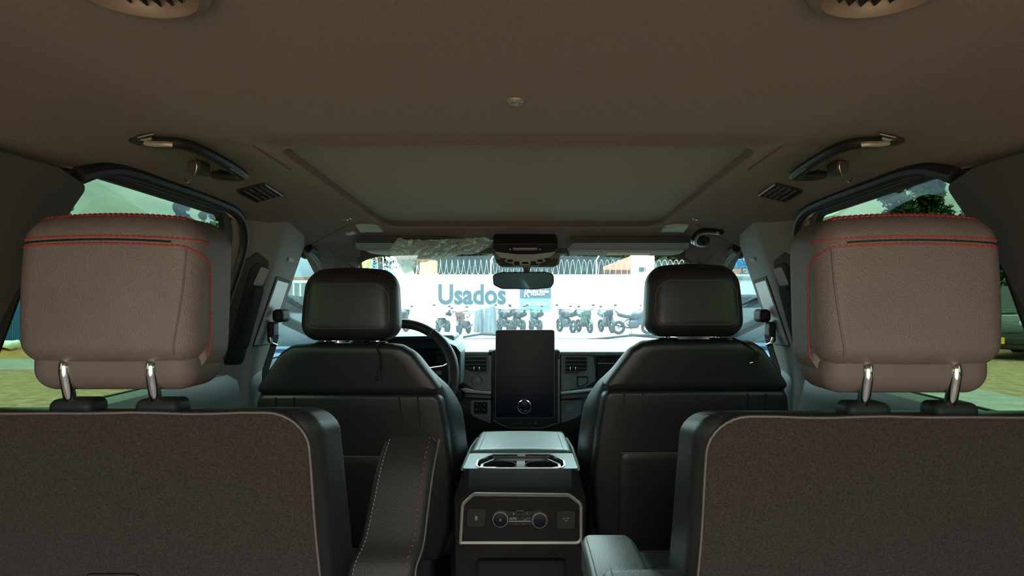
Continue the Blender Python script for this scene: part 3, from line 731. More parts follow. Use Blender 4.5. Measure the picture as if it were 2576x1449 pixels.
for x0, x1, z0, z1, nm in ((-.121, -.0755, -.509, -.467, 'charge_port_cover'), (.0805, .126, -.5135, -.4715, 'power_socket_cover')):
    c = onpan(nm, 'plastic', rpoly([(x0, z0), (x1 - .002, z0), (x1, z1), (x0 + .002, z1)], .006, 4), 1.519, 1.5155)
    if nm[0] == 'c':
        bm = NB(); o2 = rpoly([(-.1005, -.493), (-.0955, -.493), (-.0955, -.4855), (-.1005, -.4855)], .0012, 3); ring2d(bm, o2, .0008, 1.5148, 1.5156); box(bm, (-.098, 1.5152, -.4848), (.0025, .0006, .001)); box(bm, (-.098, 1.5152, -.489), (.0012, .0006, .0035)); obj('battery_symbol', bm, 'white_print', pn)
    else:
        bm = text_bm('AC 110V', .0042, .0002, facing((.1035, 1.5152, -.4895))); obj('socket_lettering', bm, 'grey_print', pn)
        bm = text_bm('150W', .0036, .0002, facing((.1035, 1.5152, -.4945))); obj('socket_lettering', bm, 'grey_print', pn)
onpan('switch_block', 'plastic_gloss', rpoly([(-.038, -.5065), (.038, -.5065), (.038, -.4715), (-.038, -.4715)], .004, 4), 1.519, 1.5162)
for x0, x1, z0, z1 in ((-.026, -.0005, -.484, -.4735), (.0005, .026, -.484, -.4735), (-.026, -.0005, -.4945, -.4855), (.0005, .026, -.4945, -.4855), (-.022, -.0005, -.505, -.4975), (.0005, .022, -.505, -.4975)):
    onpan('switch', 'plastic', rpoly([(x0, z0), (x1, z0), (x1, z1), (x0, z1)], .0012, 2), 1.5165, 1.5152, bev=.0005)
bm = NB(); box(bm, (0, 1.515, -.4958), (.05, .0015, .0014)); obj('chrome_strip', bm, 'chrome', pn)
bm = NB(); pillow(bm, rpoly([(-.009, -.4725), (.009, -.4725), (.006, -.4775), (-.006, -.4775)], .001, 2), [(0, 1.516), (0, 1.5138)]); obj('indicator_window', bm, 'screen', pn)
bm = NB(); box(bm, (0, 1.5145, -.4722), (.016, .001, .0008)); obj('indicator_edge', bm, 'grey_print', pn)
bm = text_bm('AUTO', .0056, .0002, facing((-.0155, 1.515, -.490))); obj('auto_lettering', bm, 'white_print', pn)
bm = NB(); tube(bm, [(-.014 + .0016 * math.cos(q), 1.515, -.479 + .0016 * math.sin(q)) for q in [2 * PI * j / 10 for j in range(10)]], .0003, 4, True); obj('power_symbol', bm, 'white_print', pn)
bm = NB(); tube(bm, [(.008, 1.515, -.493), (.013, 1.515, -.4925), (.017, 1.515, -.489), (.022, 1.515, -.4885), (.0225, 1.515, -.4865)], .0005, 4); tube(bm, [(.016 + .0018 * math.cos(q), 1.515, -.4785 + .0018 * math.sin(q)) for q in [2 * PI * j / 10 for j in range(10)]], .0003, 4, True); obj('airflow_symbol', bm, 'grey_print', pn)
for x in (-.0085, .0085):
    bm = NB(); tube(bm, [(x - .003, 1.515, -.5005), (x - .001, 1.515, -.5035), (x + .003, 1.515, -.5035)], .0006, 4); tube(bm, [(x + .001, 1.515, -.4995), (x + .002, 1.515, -.5012)], .0006, 4); obj('seat_heat_symbol', bm, 'red_print', pn)
for k, x in enumerate((-.0438, .0442)):
    Mk = facing((x, 1.519, -.4905 - .002 * k))
    bm = NB(); lathe(bm, [(.0205, -.002), (.0205, .0012), (.019, .002), (.0185, .002)], 36, Mk); kb = obj('knob_ring', bm, 'plastic', pn)
    bm = NB(); lathe(bm, [(.0172, 0), (.0172, .010), (.0160, .0112), (.0158, .0105)], 36, Mk, caps=False); obj('knob_rim', bm, 'lens', pn, label='bright dial rim')
    bm = NB(); lathe(bm, [(.0162, 0), (.0158, .0105), (.012, .0112), (.0001, .0114)], 36, Mk); kn = obj('dial', bm, 'screen', pn)
    if k == 0:
        bm = NB()
        for q in range(4):
            a = q * PI / 2; tube(bm, [Mk @ Vector((.0008 * math.cos(a), .0008 * math.sin(a), .0118)), Mk @ Vector((.0026 * math.cos(a + .3), .0026 * math.sin(a + .3), .0118)), Mk @ Vector((.0036 * math.cos(a + .9), .0036 * math.sin(a + .9), .0116))], .0006, 4)
        obj('fan_symbol', bm, 'grey_print', kn)
    else:
        for m_, a0, a1 in (('red_print', -.55, .55), ('blue_print', PI - .55, PI + .55)):
            bm = NB(); tube(bm, [Mk @ Vector((.0138 * math.cos(a0 + (a1 - a0) * j / 8), .0138 * math.sin(a0 + (a1 - a0) * j / 8), .0112)) for j in range(9)], .0008, 4); obj('temperature_arc', bm, m_, kn)
# lower storage door
bm = NB(); pillow(bm, rpoly([(-.095, -.70), (.10, -.70), (.10, -.585), (-.095, -.585)], .006, 4), [(0, 1.53), (0, 1.516), (.004, 1.513)]); obj('storage_door', bm, 'console_matte', con)
# top: cup holder tray (outline in x,y laid flat)
def flat(z0): return lambda v: Vector((v.x, v.z, z0 - v.y))
tray = rpoly([(-.137, 1.612), (.137, 1.612), (.135, 1.772), (-.135, 1.772)], .006, 3)
hole = rpoly([(-.100, 1.618), (.100, 1.618), (.107, 1.64), (.107, 1.69), (.075, 1.752), (-.075, 1.752), (-.107, 1.69), (-.107, 1.64)], .006, 3)
bm = NB(); tr_o = [v for v in tray]; 
def ring_between(bm, o, i, z0, z1):
    """flat plate with a hole: both outlines resampled by angle"""
    cx = sum(p[0] for p in i) / len(i); cy = sum(p[1] for p in i) / len(i); n = 72
    def ray(poly, a):
        d = Vector((math.cos(a), math.sin(a))); best = 0
        for k in range(len(poly)):
            p = Vector(poly[k - 1]) - Vector((cx, cy)); q = Vector(poly[k]) - Vector((cx, cy)); e = q - p; den = d.x * e.y - d.y * e.x
            if abs(den) < 1e-12: continue
            t = (p.x * e.y - p.y * e.x) / den; u = (p.x * d.y - p.y * d.x) / den
            if t > 0 and -1e-6 <= u <= 1 + 1e-6: best = max(best, t)
        return (cx + d.x * best, cy + d.y * best)
    an = sorted({round(math.atan2(p[1] - cy, p[0] - cx), 4) for p in list(o) + list(i)} | {round(-PI + 2 * PI * k / n, 4) for k in range(n)})
    O = [ray(o, a) for a in an]; I = [ray(i, a) for a in an]
    loft(bm, [[(p[0], p[1], z0) for p in O], [(p[0], p[1], z1) for p in O], [(p[0], p[1], z1) for p in I], [(p[0], p[1], z0) for p in I]], cap0=False, cap1=False)
ring_between(bm, tray, hole, -.442, -.4015); obj('cup_tray', bm, 'dash_top', con)
bm = NB(); ring_between(bm, inset(hole, -.002), inset(hole, .002), -.404, -.3998); obj('tray_bezel', bm, 'chrome', con, label='bright metal rim of the cup tray')
bm = NB(); ring_between(bm, inset(hole, .008), inset(hole, .014), -.414, -.4085); obj('tray_step', bm, 'silver', con)
bm = NB(); prism(bm, inset(hole, -.006), .0, .004, flat(-.430)); obj('tray_floor', bm, 'plastic', con)
for x in (-.052, .052):
    bm = NB(); lathe(bm, [(.042, -.43), (.043, -.4105), (.040, -.4105), (.039, -.43)], 32, Matrix.Translation((x, 1.685, 0)), caps=False); obj('cup_holder', bm, 'rubber', con)
bm = NB(); box(bm, (0, 1.70, -.417), (.022, .09, .012), bev=.002); obj('tray_divider', bm, 'panel_grey', con)
def lidfn(p): 
    t = (p.y - 1.776) / .3; return Vector((p.x * (1 - .05 * t), p.y, p.z + .004 * (1 - (p.x / .135) ** 2) - .006 * max(0, t)))
bm = NB(); rounded(bm, (0, 1.925, -.422), (.139, .147, .026), .02, 8, 5, lidfn); lid = obj('armrest_lid', bm, 'leather_pad', con, label='padded leather armrest lid')
for s in (-1, 1):
    stitches('stitching', [[(lidfn(Vector((s * .112, 1.79 + .265 * j / 10, -.3958))), Vector((0, 0, 1))) for j in range(11)]], M['grey_thread'], lid, .006, .003, .0008)
    bm = NB(); tube(bm, [(s * .139, 1.62, -.405), (s * .142, 1.7, -.41), (s * .142, 1.9, -.415), (s * .138, 2.1, -.43)], .004, 8); obj('side_trim', bm, 'panel_grey', con)
# ================================================================== DASHBOARD
dash = empty('dashboard', (0, 2.8, -.95), 'dark dashboard with centre vents and leather-trimmed band', 'dashboard')
prof = [(2.545, -.207), (2.530, -.200), (2.527, -.193), (2.533, -.186), (2.555, -.183), (2.8, -.181), (3.17, -.184), (3.2, -.21), (3.2, -.95), (2.8, -.95), (2.70, -.62), (2.60, -.5), (2.565, -.40), (2.56, -.25)]
bm = NB(); loft(bm, [[(x, y + .05 * (abs(x) / .78) ** 3, z) for y, z in prof] for x in [-.785 + 1.57 * j / 20 for j in range(21)]]); obj('dash_body', bm, 'dash_top', dash)
def DP(px, py, Y=2.5): p = W(px, py, Y); return (p.x, p.z)
def dplate(name, m_, pts, y0, y1, r=.004, parent=dash, bev=.002, n=3, label=None):
    bm = NB(); yy = min(y0, y1); pillow(bm, rpoly([DP(a, b, yy) for a, b in pts], r, n), [(0, max(y0, y1)), (0, yy + bev), (bev, yy)]); return obj(name, bm, m_, parent, label=label)
for x0, x1, sd in ((-.245, -.128, 0), (.122, .76, 1)):              # stitched leather band under the dash top
    bm = NB(); loft(bm, [[(x0 + (x1 - x0) * j / 10, 2.528 + a, b) for a, b in ((.02, -.186), (.003, -.187), (-.006, -.193), (-.008, -.199), (-.004, -.206), (.02, -.208))] for j in range(11)]); bn = obj('leather_band', bm, 'leather_pad', dash)
    stitches('stitching', [[(Vector((x0 + (x1 - x0) * j / 10, 2.5205, -.1955)), Vector((0, -1, .2))) for j in range(11)]], M['red_thread'], bn, .006, .004, .0007)
    bm = NB(); tube(bm, [(x0, 2.5197, -.1985), (x1, 2.5197, -.1985)], .0008, 5); obj('seam', bm, 'rubber', bn)
# centre panels either side of the screen
pL = dplate('centre_panel', 'panel_grey', [(1163, 905), (1180, 893), (1237, 893), (1237, 988), (1200, 984), (1163, 962)], 2.57, 2.528)
pR = dplate('centre_panel', 'panel_grey', [(1411, 893), (1492, 896), (1498, 930), (1498, 958), (1470, 975), (1411, 984)], 2.57, 2.528)
def vent(par, x0, y0, x1, y1, flip):
    o2 = [(x0, y0), (x1, y0), (x1, y1), (x0 + 22, y1), (x0, y1 - 8)] if not flip else [(x0, y0), (x1, y0), (x1, y1 - 8), (x1 - 22, y1), (x0, y1)]
    v = dplate('air_vent', 'rubber', o2, 2.54, 2.5255, .002, par, .0005)
    fro = rpoly([DP(a, b, 2.52) for a, b in o2], .003, 3); bm = NB(); ring2d(bm, inset(fro, -.006), .006, 2.521, 2.53); obj('vent_frame', bm, 'panel_grey', par)
    for k in range(4):
        yy = y0 + 8 + k * 9.5; a = W(x0 + 1 + (6 if (k == 3 and not flip) else 0), yy, 2.522); b = W(x1 - 1 - (6 if (k == 3 and flip) else 0), yy, 2.522)
        bm = NB(); box(bm, (a + b) / 2, ((b - a).x, .010, .0016), Matrix.Rotation(-.25, 4, 'X')); obj('vent_slat', bm, 'panel_grey', par)
    c = W((x0 + x1) / 2 + (3 if not flip else -8), y0 + 28, 2.515); bm = NB(); rounded(bm, c, (.0095, .006, .0065), .002, 2, 2); obj('vent_tab', bm, 'rubber', par)
    for s in (-1, 1):
        bm = NB(); box(bm, c + Vector((s * .0098, -.002, 0)), (.0024, .012, .016), bev=.0006); obj('tab_edge', bm, 'chrome', par)
vent(pL, 1169, 899, 1224, 937, False); vent(pR, 1422, 899, 1476, 939, True)
Mk = facing(W(1199, 957, 2.525))
bm = NB(); lathe(bm, [(.0205, -.005), (.0205, .008), (.018, .010), (.0165, .0085)], 32, Mk, False); obj('drive_dial_rim', bm, 'silver', pL)
bm = NB(); lathe(bm, [(.0165, -.002), (.0165, .0075), (.012, .0085), (.0001, .0085)], 32, Mk); dd = obj('drive_dial', bm, 'panel_grey', pL)
bm = NB()
for a in range(4): tube(bm, [Mk @ Vector((.0125 * math.cos(a * PI / 2 + .3 + q * .2), .0125 * math.sin(a * PI / 2 + .3 + q * .2), .0088)) for q in range(5)], .0006, 4)
obj('dial_marks', bm, 'grey_print', dd)
dplate('blank_switch', 'panel_grey', [(1454, 950), (1476, 950), (1476, 962), (1464, 970), (1454, 970)], 2.53, 2.521, .002, pR)
bm = NB(); fro = rpoly([DP(a, b, 2.525) for a, b in [(1451, 947), (1479, 947), (1479, 964), (1465, 973), (1451, 973)]], .003, 3); ring2d(bm, fro, .003, 2.523, 2.53); obj('switch_bezel', bm, 'plastic', pR)
# shelves with stitched leather under the panels
for pts, lowpts in (([(1158, 980), (1170, 977), (1200, 984), (1236, 986), (1236, 992), (1172, 988)], [(1165, 989), (1236, 993), (1236, 1003), (1172, 1000)]), ([(1411, 987), (1500, 978), (1500, 984), (1411, 993)], [(1411, 994), (1500, 985), (1500, 999), (1411, 1005)])):
    dplate('shelf_edge', 'lens', pts, 2.58, 2.495, .001)
    sh = dplate('shelf_leather', 'leather_smooth', lowpts, 2.58, 2.502, .002)
    a, b = (lowpts[0], lowpts[1]); stitches('stitching', [[(W(a[0] + (b[0] - a[0]) * j / 6, a[1] + (b[1] - a[1]) * j / 6 + 3, 2.5015), Vector((0, -1, 0))) for j in range(7)]], M['dark_thread'], sh, .005, .004, .0008)
lp = dplate('lower_panel', 'panel_grey', [(1183, 1006), (1236, 1006), (1236, 1068), (1190, 1048), (1183, 1040)], 2.6, 2.53)
dplate('switch_well', 'rubber', [(1192, 1012), (1226, 1012), (1226, 1040), (1192, 1040)], 2.54, 2.527, .003, lp)
for a, b in ((1196, 1017), (1214, 1017), (1196, 1030), (1214, 1030)):
    bm = NB(); c = W(a + 3, b + 2, 2.524); rounded(bm, c, (.006, .006, .006), .0025, 2, 2); obj('toggle', bm, 'plastic_gloss', lp)
    bm = NB(); tube(bm, [c + Vector((-.004, -.006, .004)), c + Vector((.002, -.006, .005))], .001, 5); obj('toggle_edge', bm, 'chrome', lp)
bm = NB(); tube(bm, [W(1192, 1041, 2.525), W(1224, 1041, 2.525)], .0015, 6); obj('well_edge', bm, 'chrome', lp)
rp_ = dplate('lower_panel', 'panel_grey', [(1411, 1008), (1462, 1005), (1462, 1042), (1450, 1052), (1411, 1066)], 2.6, 2.53)
dplate('power_socket_cover', 'panel_grey', [(1419, 1014), (1447, 1014), (1446, 1039), (1420, 1039)], 2.535, 2.521, .003, rp_)
bm = text_bm('12V', .008, .0002, facing(W(1433, 1027, 2.5205))); obj('socket_lettering', bm, 'white_print', rp_)
Mk = facing(W(1146, 990, 2.5)); bm = NB(); lathe(bm, [(.0175, -.03), (.0175, .0), (.0155, .003), (.0135, .001)], 28, Mk, False); obj('start_button_rim', bm, 'silver', dash)
bm = NB(); lathe(bm, [(.0138, -.03), (.0135, .0005), (.0001, .0015)], 28, Mk); obj('start_button', bm, 'plastic_gloss', dash)
bm = NB(); box(bm, W(1146, 990, 2.535), (.06, .05, .06), bev=.012); obj('button_housing', bm, 'plastic', dash)
# glove box side panel and passenger dash face
dplate('passenger_panel', 'plastic', [(1502, 900), (1700, 900), (1700, 985), (1502, 985)], 2.6, 2.54)
bm = NB(); box(bm, W(1530, 914, 2.53), (.08, .012, .002)); obj('panel_strip', bm, 'silver', dash)
# instrument cluster under its hood
hood = rpoly([DP(a, b, 2.42) for a, b in [(870, 960), (878, 868), (900, 845), (1092, 842), (1150, 868), (1163, 884), (1163, 965), (1140, 975)]], [.01, .02, .02, .03, .02, .01, .01, .02], 5)
bm = NB(); ring2d(bm, hood, .011, 2.42, 2.60); obj('cluster_hood', bm, 'panel_grey', dash)
bm = NB(); pillow(bm, inset(hood, .009), [(0, 2.60), (0, 2.56)]); obj('cluster_back', bm, 'plastic_gloss', dash)
bm = NB(); pillow(bm, rpoly([DP(a, b, 2.53) for a, b in [(905, 880), (1092, 880), (1094, 912), (905, 912)]], .006, 4), [(0, 2.56), (0, 2.532), (.002, 2.53)]); obj('cluster_display', bm, 'screen', dash)
bm = NB(); rounded(bm, W(1020, 846, 2.62), (.2, .1, .012), .011, 4, 3); obj('hood_cap', bm, 'dash_top', dash)
# ---- touchscreen
ts = empty('touchscreen', (.0, 2.5, W(0, 1080, 2.5).z), 'tall black touchscreen with a round volume knob', 'screen')
sur = rpoly([DP(a, b, 2.50) for a, b in [(1237, 880), (1409, 880), (1411, 1062), (1396, 1066), (1368, 1077), (1280, 1077), (1246, 1064), (1237, 1058)]], [.01, .01, .006, .01, .01, .01, .01, .006], 4)
bm = NB(); pillow(bm, sur, [(0, 2.60), (0, 2.506), (.004, 2.502)]); obj('screen_surround', bm, 'plastic', ts)
bm = NB(); tube(bm, [W(1240, 1056, 2.497), W(1256, 1067, 2.497), W(1284, 1077, 2.497), W(1366, 1077, 2.497), W(1394, 1067, 2.497), W(1407, 1063, 2.497)], .003, 8); obj('surround_trim', bm, 'panel_grey', ts)
bm = NB(); box(bm, W(1405, 985, 2.498), (.008, .01, .235), bev=.002); obj('side_rail', bm, 'panel_grey', ts)
bm = NB(); box(bm, W(1241, 960, 2.498), (.007, .01, .23), bev=.002); obj('side_rail', bm, 'plastic', ts)
scr = rpoly([DP(a, b, 2.47) for a, b in [(1247, 830), (1395, 830), (1395, 1052), (1245, 1052)]], .009, 5)
bm = NB(); pillow(bm, scr, [(.003, 2.502), (0, 2.498), (0, 2.474), (.003, 2.471)]); sg = obj('display', bm, 'screen', ts)
bm = NB(); tube(bm, [(p[0], 2.4715, p[1]) for p in inset(scr, .001)], .0012, 5, True); obj('display_edge', bm, 'panel_grey', sg)
Mk = facing(W(1319, 1022, 2.471)); bm = NB(); lathe(bm, [(.0265, 0), (.0265, .016), (.0245, .0185), (.0215, .0175), (.0205, .015)], 40, Mk, False); obj('volume_knob_ring', bm, 'chrome', sg)
bm = NB(); lathe(bm, [(.021, 0), (.0205, .015), (.019, .0155), (.0001, .0155)], 40, Mk); vk = obj('volume_knob', bm, 'screen', sg)
bm = NB()
for a0, a1 in ((3.5, 4.2), (4.6, 5.5)): tube(bm, [Mk @ Vector((.0155 * math.cos(a0 + (a1 - a0) * j / 6), .0155 * math.sin(a0 + (a1 - a0) * j / 6), .0158)) for j in range(7)], .0011, 5)
obj('knob_marks', bm, 'grey_print', vk)
for a in (1293, 1310, 1331, 1347):
    bm = NB(); c = W(a, 1065, 2.4995); box(bm, c, (.007, .003, .003), bev=.0006); obj('hard_key_symbol', bm, 'panel_grey', ts)
# ---- steering wheel
swc = Vector((-.41, 2.2, -.252)); swt = Matrix.Translation(swc) @ Matrix.Rotation(math.radians(-22), 4, 'X')
sw = empty('steering_wheel', (-.41, 2.2, -.45), 'leather wrapped multifunction steering wheel ahead of the driver seat', 'steering wheel')
def sp(x, z, y=0): return swt @ Vector((x, y, z))
bm = NB(); tube(bm, [sp(.187 * math.cos(q), .187 * math.sin(q)) for q in [2 * PI * j / 64 for j in range(64)]], [.0165 + .003 * max(0, math.cos(2 * q) ) for q in [2 * PI * j / 64 for j in range(64)]], 14, True); rim = obj('rim', bm, 'leather_smooth', sw)
for q in (.95, PI - .95):
    bm = NB(); tube(bm, [sp((.187 + .0178 * math.cos(a)) * math.cos(q), (.187 + .0178 * math.cos(a)) * math.sin(q), .0178 * math.sin(a)) for a in [2 * PI * j / 16 for j in range(16)]], .0012, 5, True); obj('rim_seam', bm, 'grey_thread', rim)
bm = NB(); rounded(bm, (0, 0, 0), (.07, .025, .06), .022, 5, 4, lambda p: swt @ (p + Vector((0, .015, .005)))); obj('hub', bm, 'plastic', sw)
for s in (-1, 1):
    bm = NB(); loft(bm, [[sp(s * x, z, y) for x, z, y in ((x_, z0, .012), (x_, z1, .012), (x_, z1, .03), (x_, z0, .03))] for x_, z0, z1 in ((.05, -.02, .03), (.11, -.02, .034), (.15, -.03, .038), (.185, -.04, .052))]); spk = obj('spoke', bm, 'plastic', sw)
    bm = NB(); tube(bm, [sp(s * x, z, .008) for x, z in ((.06, .028), (.11, .033), (.15, .039), (.172, .052))], .0042, 8); obj('spoke_trim', bm, 'chrome', spk)
    for k, (x, z) in enumerate(((.085, .016), (.11, .018), (.085, -.002), (.11, 0), (.135, .018), (.135, -.006))):
        bm = NB(); rounded(bm, (0, 0, 0), (.0105, .004, .0075), .002, 2, 2, lambda p: sp(s * x + p.x, z + p.z, .009 + p.y)); obj('wheel_button', bm, 'panel_grey', spk)
bm = NB(); loft(bm, [[sp(x, z, y) for x, z in ((-.02, -.05), (.02, -.05), (.03, -.17), (-.03, -.17))] for y in (.008, .025)]); obj('lower_spoke', bm, 'panel_grey', sw)
bm = NB(); tube(bm, [sp(0, 0, .03), sp(0, 0, .22), sp(0, -.02, .36)], [.05, .055, .06], 16); obj('column', bm, 'plastic', sw)
bm = NB(); tube(bm, [sp(.05, .02, .06), sp(.13, .03, .07), sp(.18, .036, .07)], [.008, .009, .007], 8); obj('control_stalk', bm, 'plastic', sw)
# ================================================================== ROOF FITTINGS
def onroof(x, y, d=0): return Vector((x, y, zc(x, y) - d))
def roofM(x, y):                                                   # local z points down out of the headliner
    e = .01; tx = (onroof(x + e, y) - onroof(x - e, y)).normalized(); ty = (onroof(x, y + e) - onroof(x, y - e)).normalized(); n_ = ty.cross(tx).normalized(); ty = tx.cross(n_) * -1
    return Matrix.Translation(onroof(x, y)) @ Matrix((tx, ty, n_)).transposed().to_4x4()
def roof_patch(bm, s, x0, x1, y0, y1, h, n=8):
    g = []
    for i in range(n + 1):
        row = []
        for j in range(n + 1):
            x = x0 + (x1 - x0) * i / n; y = y0 + (y1 - y0) * j / n; row.append(onroof(s * x, y, h))
        row = [onroof(s * (x0 + (x1 - x0) * i / n), y0 - .0015, -.002)] + row + [onroof(s * (x0 + (x1 - x0) * i / n), y1 + .0015, -.002)]; g.append(row)
    def edge(x): return [onroof(s * x, y0 - .0015, -.002)] + [onroof(s * x, y0 + (y1 - y0) * j / n, -.002) for j in range(n + 1)] + [onroof(s * x, y1 + .0015, -.002)]
    loft(bm, [edge(x0 - .0015)] + g + [edge(x1 + .0015)], closed=False)
for s in (-1, 1):
    sd = 'driver side' if s < 0 else 'passenger side'
    # round vents near the cargo area
    Mr = roofM(s * .335, .605)
    v = empty('roof_air_outlet', Mr.translation, 'round roof air outlet with toothed inner ring above the %s captain seat' % ('driver-side' if s < 0 else 'passenger-side'), 'air vent')
    bm = NB(); lathe(bm, [(.064, -.002), (.064, .004), (.060, .010), (.052, .012), (.046, .006), (.043, -.004)], 48, Mr, False); obj('outlet_bezel', bm, 'trim_brown', v)
    bm = NB(); lathe(bm, [(.046, -.003), (.0001, -.003)], 32, Mr); obj('outlet_well', bm, 'rubber', v)
    for k in range(-3, 4):
        h = math.sqrt(.042 ** 2 - (k * .012) ** 2); bm = NB(); t = bmesh.new(); bmesh.ops.create_cube(t, size=1); bmesh.ops.scale(t, vec=(.002, h * 2, .007), verts=t.verts); bmesh.ops.transform(t, matrix=Mr @ Matrix.Translation((k * .012, 0, .002)) @ Matrix.Rotation(.5, 4, 'Y'), verts=t.verts); merge(bm, t); obj('outlet_fin', bm, 'plastic', v)
    # rectangular side vents
    Mr = roofM(s * .60, 1.56) @ Matrix.Rotation(s * .06, 4, 'Z')
    v = empty('roof_side_vent', Mr.translation, 'small slatted roof vent ahead of the grab handle, ' + sd, 'air vent')
    def vbox(name, m_, x, y, z, sx, sy, sz, rot=0, bev=.001):
        bm = NB(); t = bmesh.new(); bmesh.ops.create_cube(t, size=1); bmesh.ops.scale(t, vec=(sx, sy, sz), verts=t.verts)
        if bev: bmesh.ops.bevel(t, geom=t.edges[:], offset=bev, segments=2, affect='EDGES')
        bmesh.ops.transform(t, matrix=Mr @ Matrix.Translation((x, y, z)) @ Matrix.Rotation(rot, 4, 'Y'), verts=t.verts); merge(bm, t); return obj(name, bm, m_, v)
    vbox('vent_well', 'rubber', 0, 0, .001, .06, .118, .006)
    for x in (-.031, .031): vbox('vent_rail', 'silver' if x * s < 0 else 'plastic', x, 0, .005, .004, .12, .007)
    for y in (-.06, .06): vbox('vent_rail', 'plastic', 0, y, .004, .06, .004, .006)
    for k in range(4): vbox('vent_slat', 'pillar', -.019 + .0127 * k, 0, .006, .0013, .112, .003, 0, 0)
    vbox('vent_tab', 'plastic', -.002, .01, .010, .008, .012, .008)
    # flush cover panel
    bm = NB(); roof_patch(bm, s, .472, .548, 1.205, 1.395, .004)
    obj('speaker_cover', bm, 'headliner', label='flush rectangular headliner cover between handle and sunroof, ' + sd, cat='cover panel')
    # grab handle over the rear door
    gh = empty('grab_handle', onroof(s * .60, 1.22, .03), 'dark roof grab handle with coat hook above the rear door, ' + sd, 'grab handle', 'roof grab handles')
    def hp(x, y, d): return onroof(s * x, y, d)
    path = spline([hp(.60, 1.09, .004), hp(.58, 1.09, .014), hp(.556, 1.092, .020), hp(.54, 1.11, .023), hp(.535, 1.16, .024), hp(.538, 1.25, .024), hp(.546, 1.33, .023), hp(.56, 1.35, .020), hp(.59, 1.352, .012), hp(.61, 1.352, .003)], 6)
    bm = NB(); tube(bm, path, [.0125] * len(path), 12, flat=.75); obj('grip', bm, 'plastic', gh)
    bm = NB(); tube(bm, [p + Vector((-s * .0065, -.004, -.0062)) for p in path[30:42]], .0022, 6); obj('grip_edge', bm, 'pillar', gh)
    bm = NB(); tube(bm, [p + Vector((0, -.009, -.004)) for p in path[2:14]], .005, 8); obj('grip_end_lit', bm, 'bronze', gh)  # bronze tube paints the light on the leg that faces rearwards
    for y in (1.085, 1.355):
        bm = NB(); c = onroof(s * .605, y, .002); rounded(bm, c, (.012, .014, .008), .004, 2, 2); obj('handle_mount', bm, 'plastic', gh)
    bm = NB(); tube(bm, [hp(.60, 1.07, .004), hp(.575, 1.07, .006)], .002, 6); tube(bm, [hp(.60, 1.074, .008), hp(.58, 1.074, .010)], .003, 6); obj('mount_cap', bm, 'silver', gh)
    bm = NB(); tube(bm, spline([hp(.585, 1.22, .008), hp(.58, 1.22, .026), hp(.59, 1.225, .042), hp(.605, 1.235, .044), hp(.612, 1.24, .034)], 5), .0015, 8); obj('coat_hook', bm, 'silver', gh)
    bm = NB(); c = onroof(s * .60, 1.27, .012); rounded(bm, c, (.012, .022, .012), .005, 2, 2); obj('hook_block', bm, 'pillar_dark', gh)
    # roof plug rings, reading lamps
    Mr = roofM(s * .53, 2.05); bm = NB(); lathe(bm, [(.0125, -.001), (.0125, .002), (.010, .003), (.0095, .001)], 24, Mr, False); obj('roof_plug', bm, 'silver', label='small round trim plug in the headliner beside the sunroof, ' + sd, cat='trim plug')
    bm = NB(); roof_patch(bm, s, .452, .524, 2.13, 2.195, .006)
    obj('vanity_lamp', bm, 'lens', label='pale translucent lamp lens in the headliner behind the visor, ' + sd, cat='lamp')
bm = NB(); ol = rpoly([(-.575, 2.19), (-.545, 2.19), (-.54, 2.21), (-.57, 2.21)], .002, 2); loft(bm, [[onroof(p[0], p[1], d) for p in ol] for d in (-.004, .004)]); obj('visor_clip', bm, 'lens', label='tiny pale clip at the driver visor hinge', cat='clip')
# ribbed microphone button
Mr = roofM(0, .955); mb = empty('microphone_button', Mr.translation, 'small ribbed oval microphone button in the middle of the headliner', 'button')
bm = NB(); lathe(bm, [(.0132, -.001), (.0132, .002), (.0115, .0035), (.0112, .002), (.0001, .002)], 28, Mr); obj('button_rim', bm, 'bronze', mb)
for k in range(-4, 5):
    h = math.sqrt(.0108 ** 2 - (k * .0023) ** 2); bm = NB(); t = bmesh.new(); bmesh.ops.create_cube(t, size=1); bmesh.ops.scale(t, vec=(.0011, 2 * h, .003), verts=t.verts); bmesh.ops.transform(t, matrix=Mr @ Matrix.Translation((k * .0023, 0, .003)), verts=t.verts); merge(bm, t); obj('rib', bm, 'bronze', mb)
# front passenger grab handle near the windshield pillar
gh = empty('grab_handle', W(1778, 600, 2.15), 'silver-edged grab handle at the top of the passenger windshield pillar', 'grab handle', 'roof grab handles')
pth = spline([W(1815, 584, 2.02), W(1800, 581, 2.04), W(1772, 580, 2.06), W(1756, 586, 2.08), W(1746, 600, 2.10), W(1748, 610, 2.14), W(1764, 614, 2.2), W(1775, 612, 2.24)], 6)
bm = NB(); tube(bm, pth, .010, 10, flat=.8); obj('grip', bm, 'plastic_gloss', gh)
bm = NB(); tube(bm, [p + Vector((.002, -.004, -.006)) for p in pth[4:42]], .0055, 8); obj('grip_edge', bm, 'silver', gh)
bm = NB(); c = W(1768, 604, 2.22); rounded(bm, c, (.02, .015, .012), .005, 2, 2); obj('handle_mount', bm, 'plastic', gh)
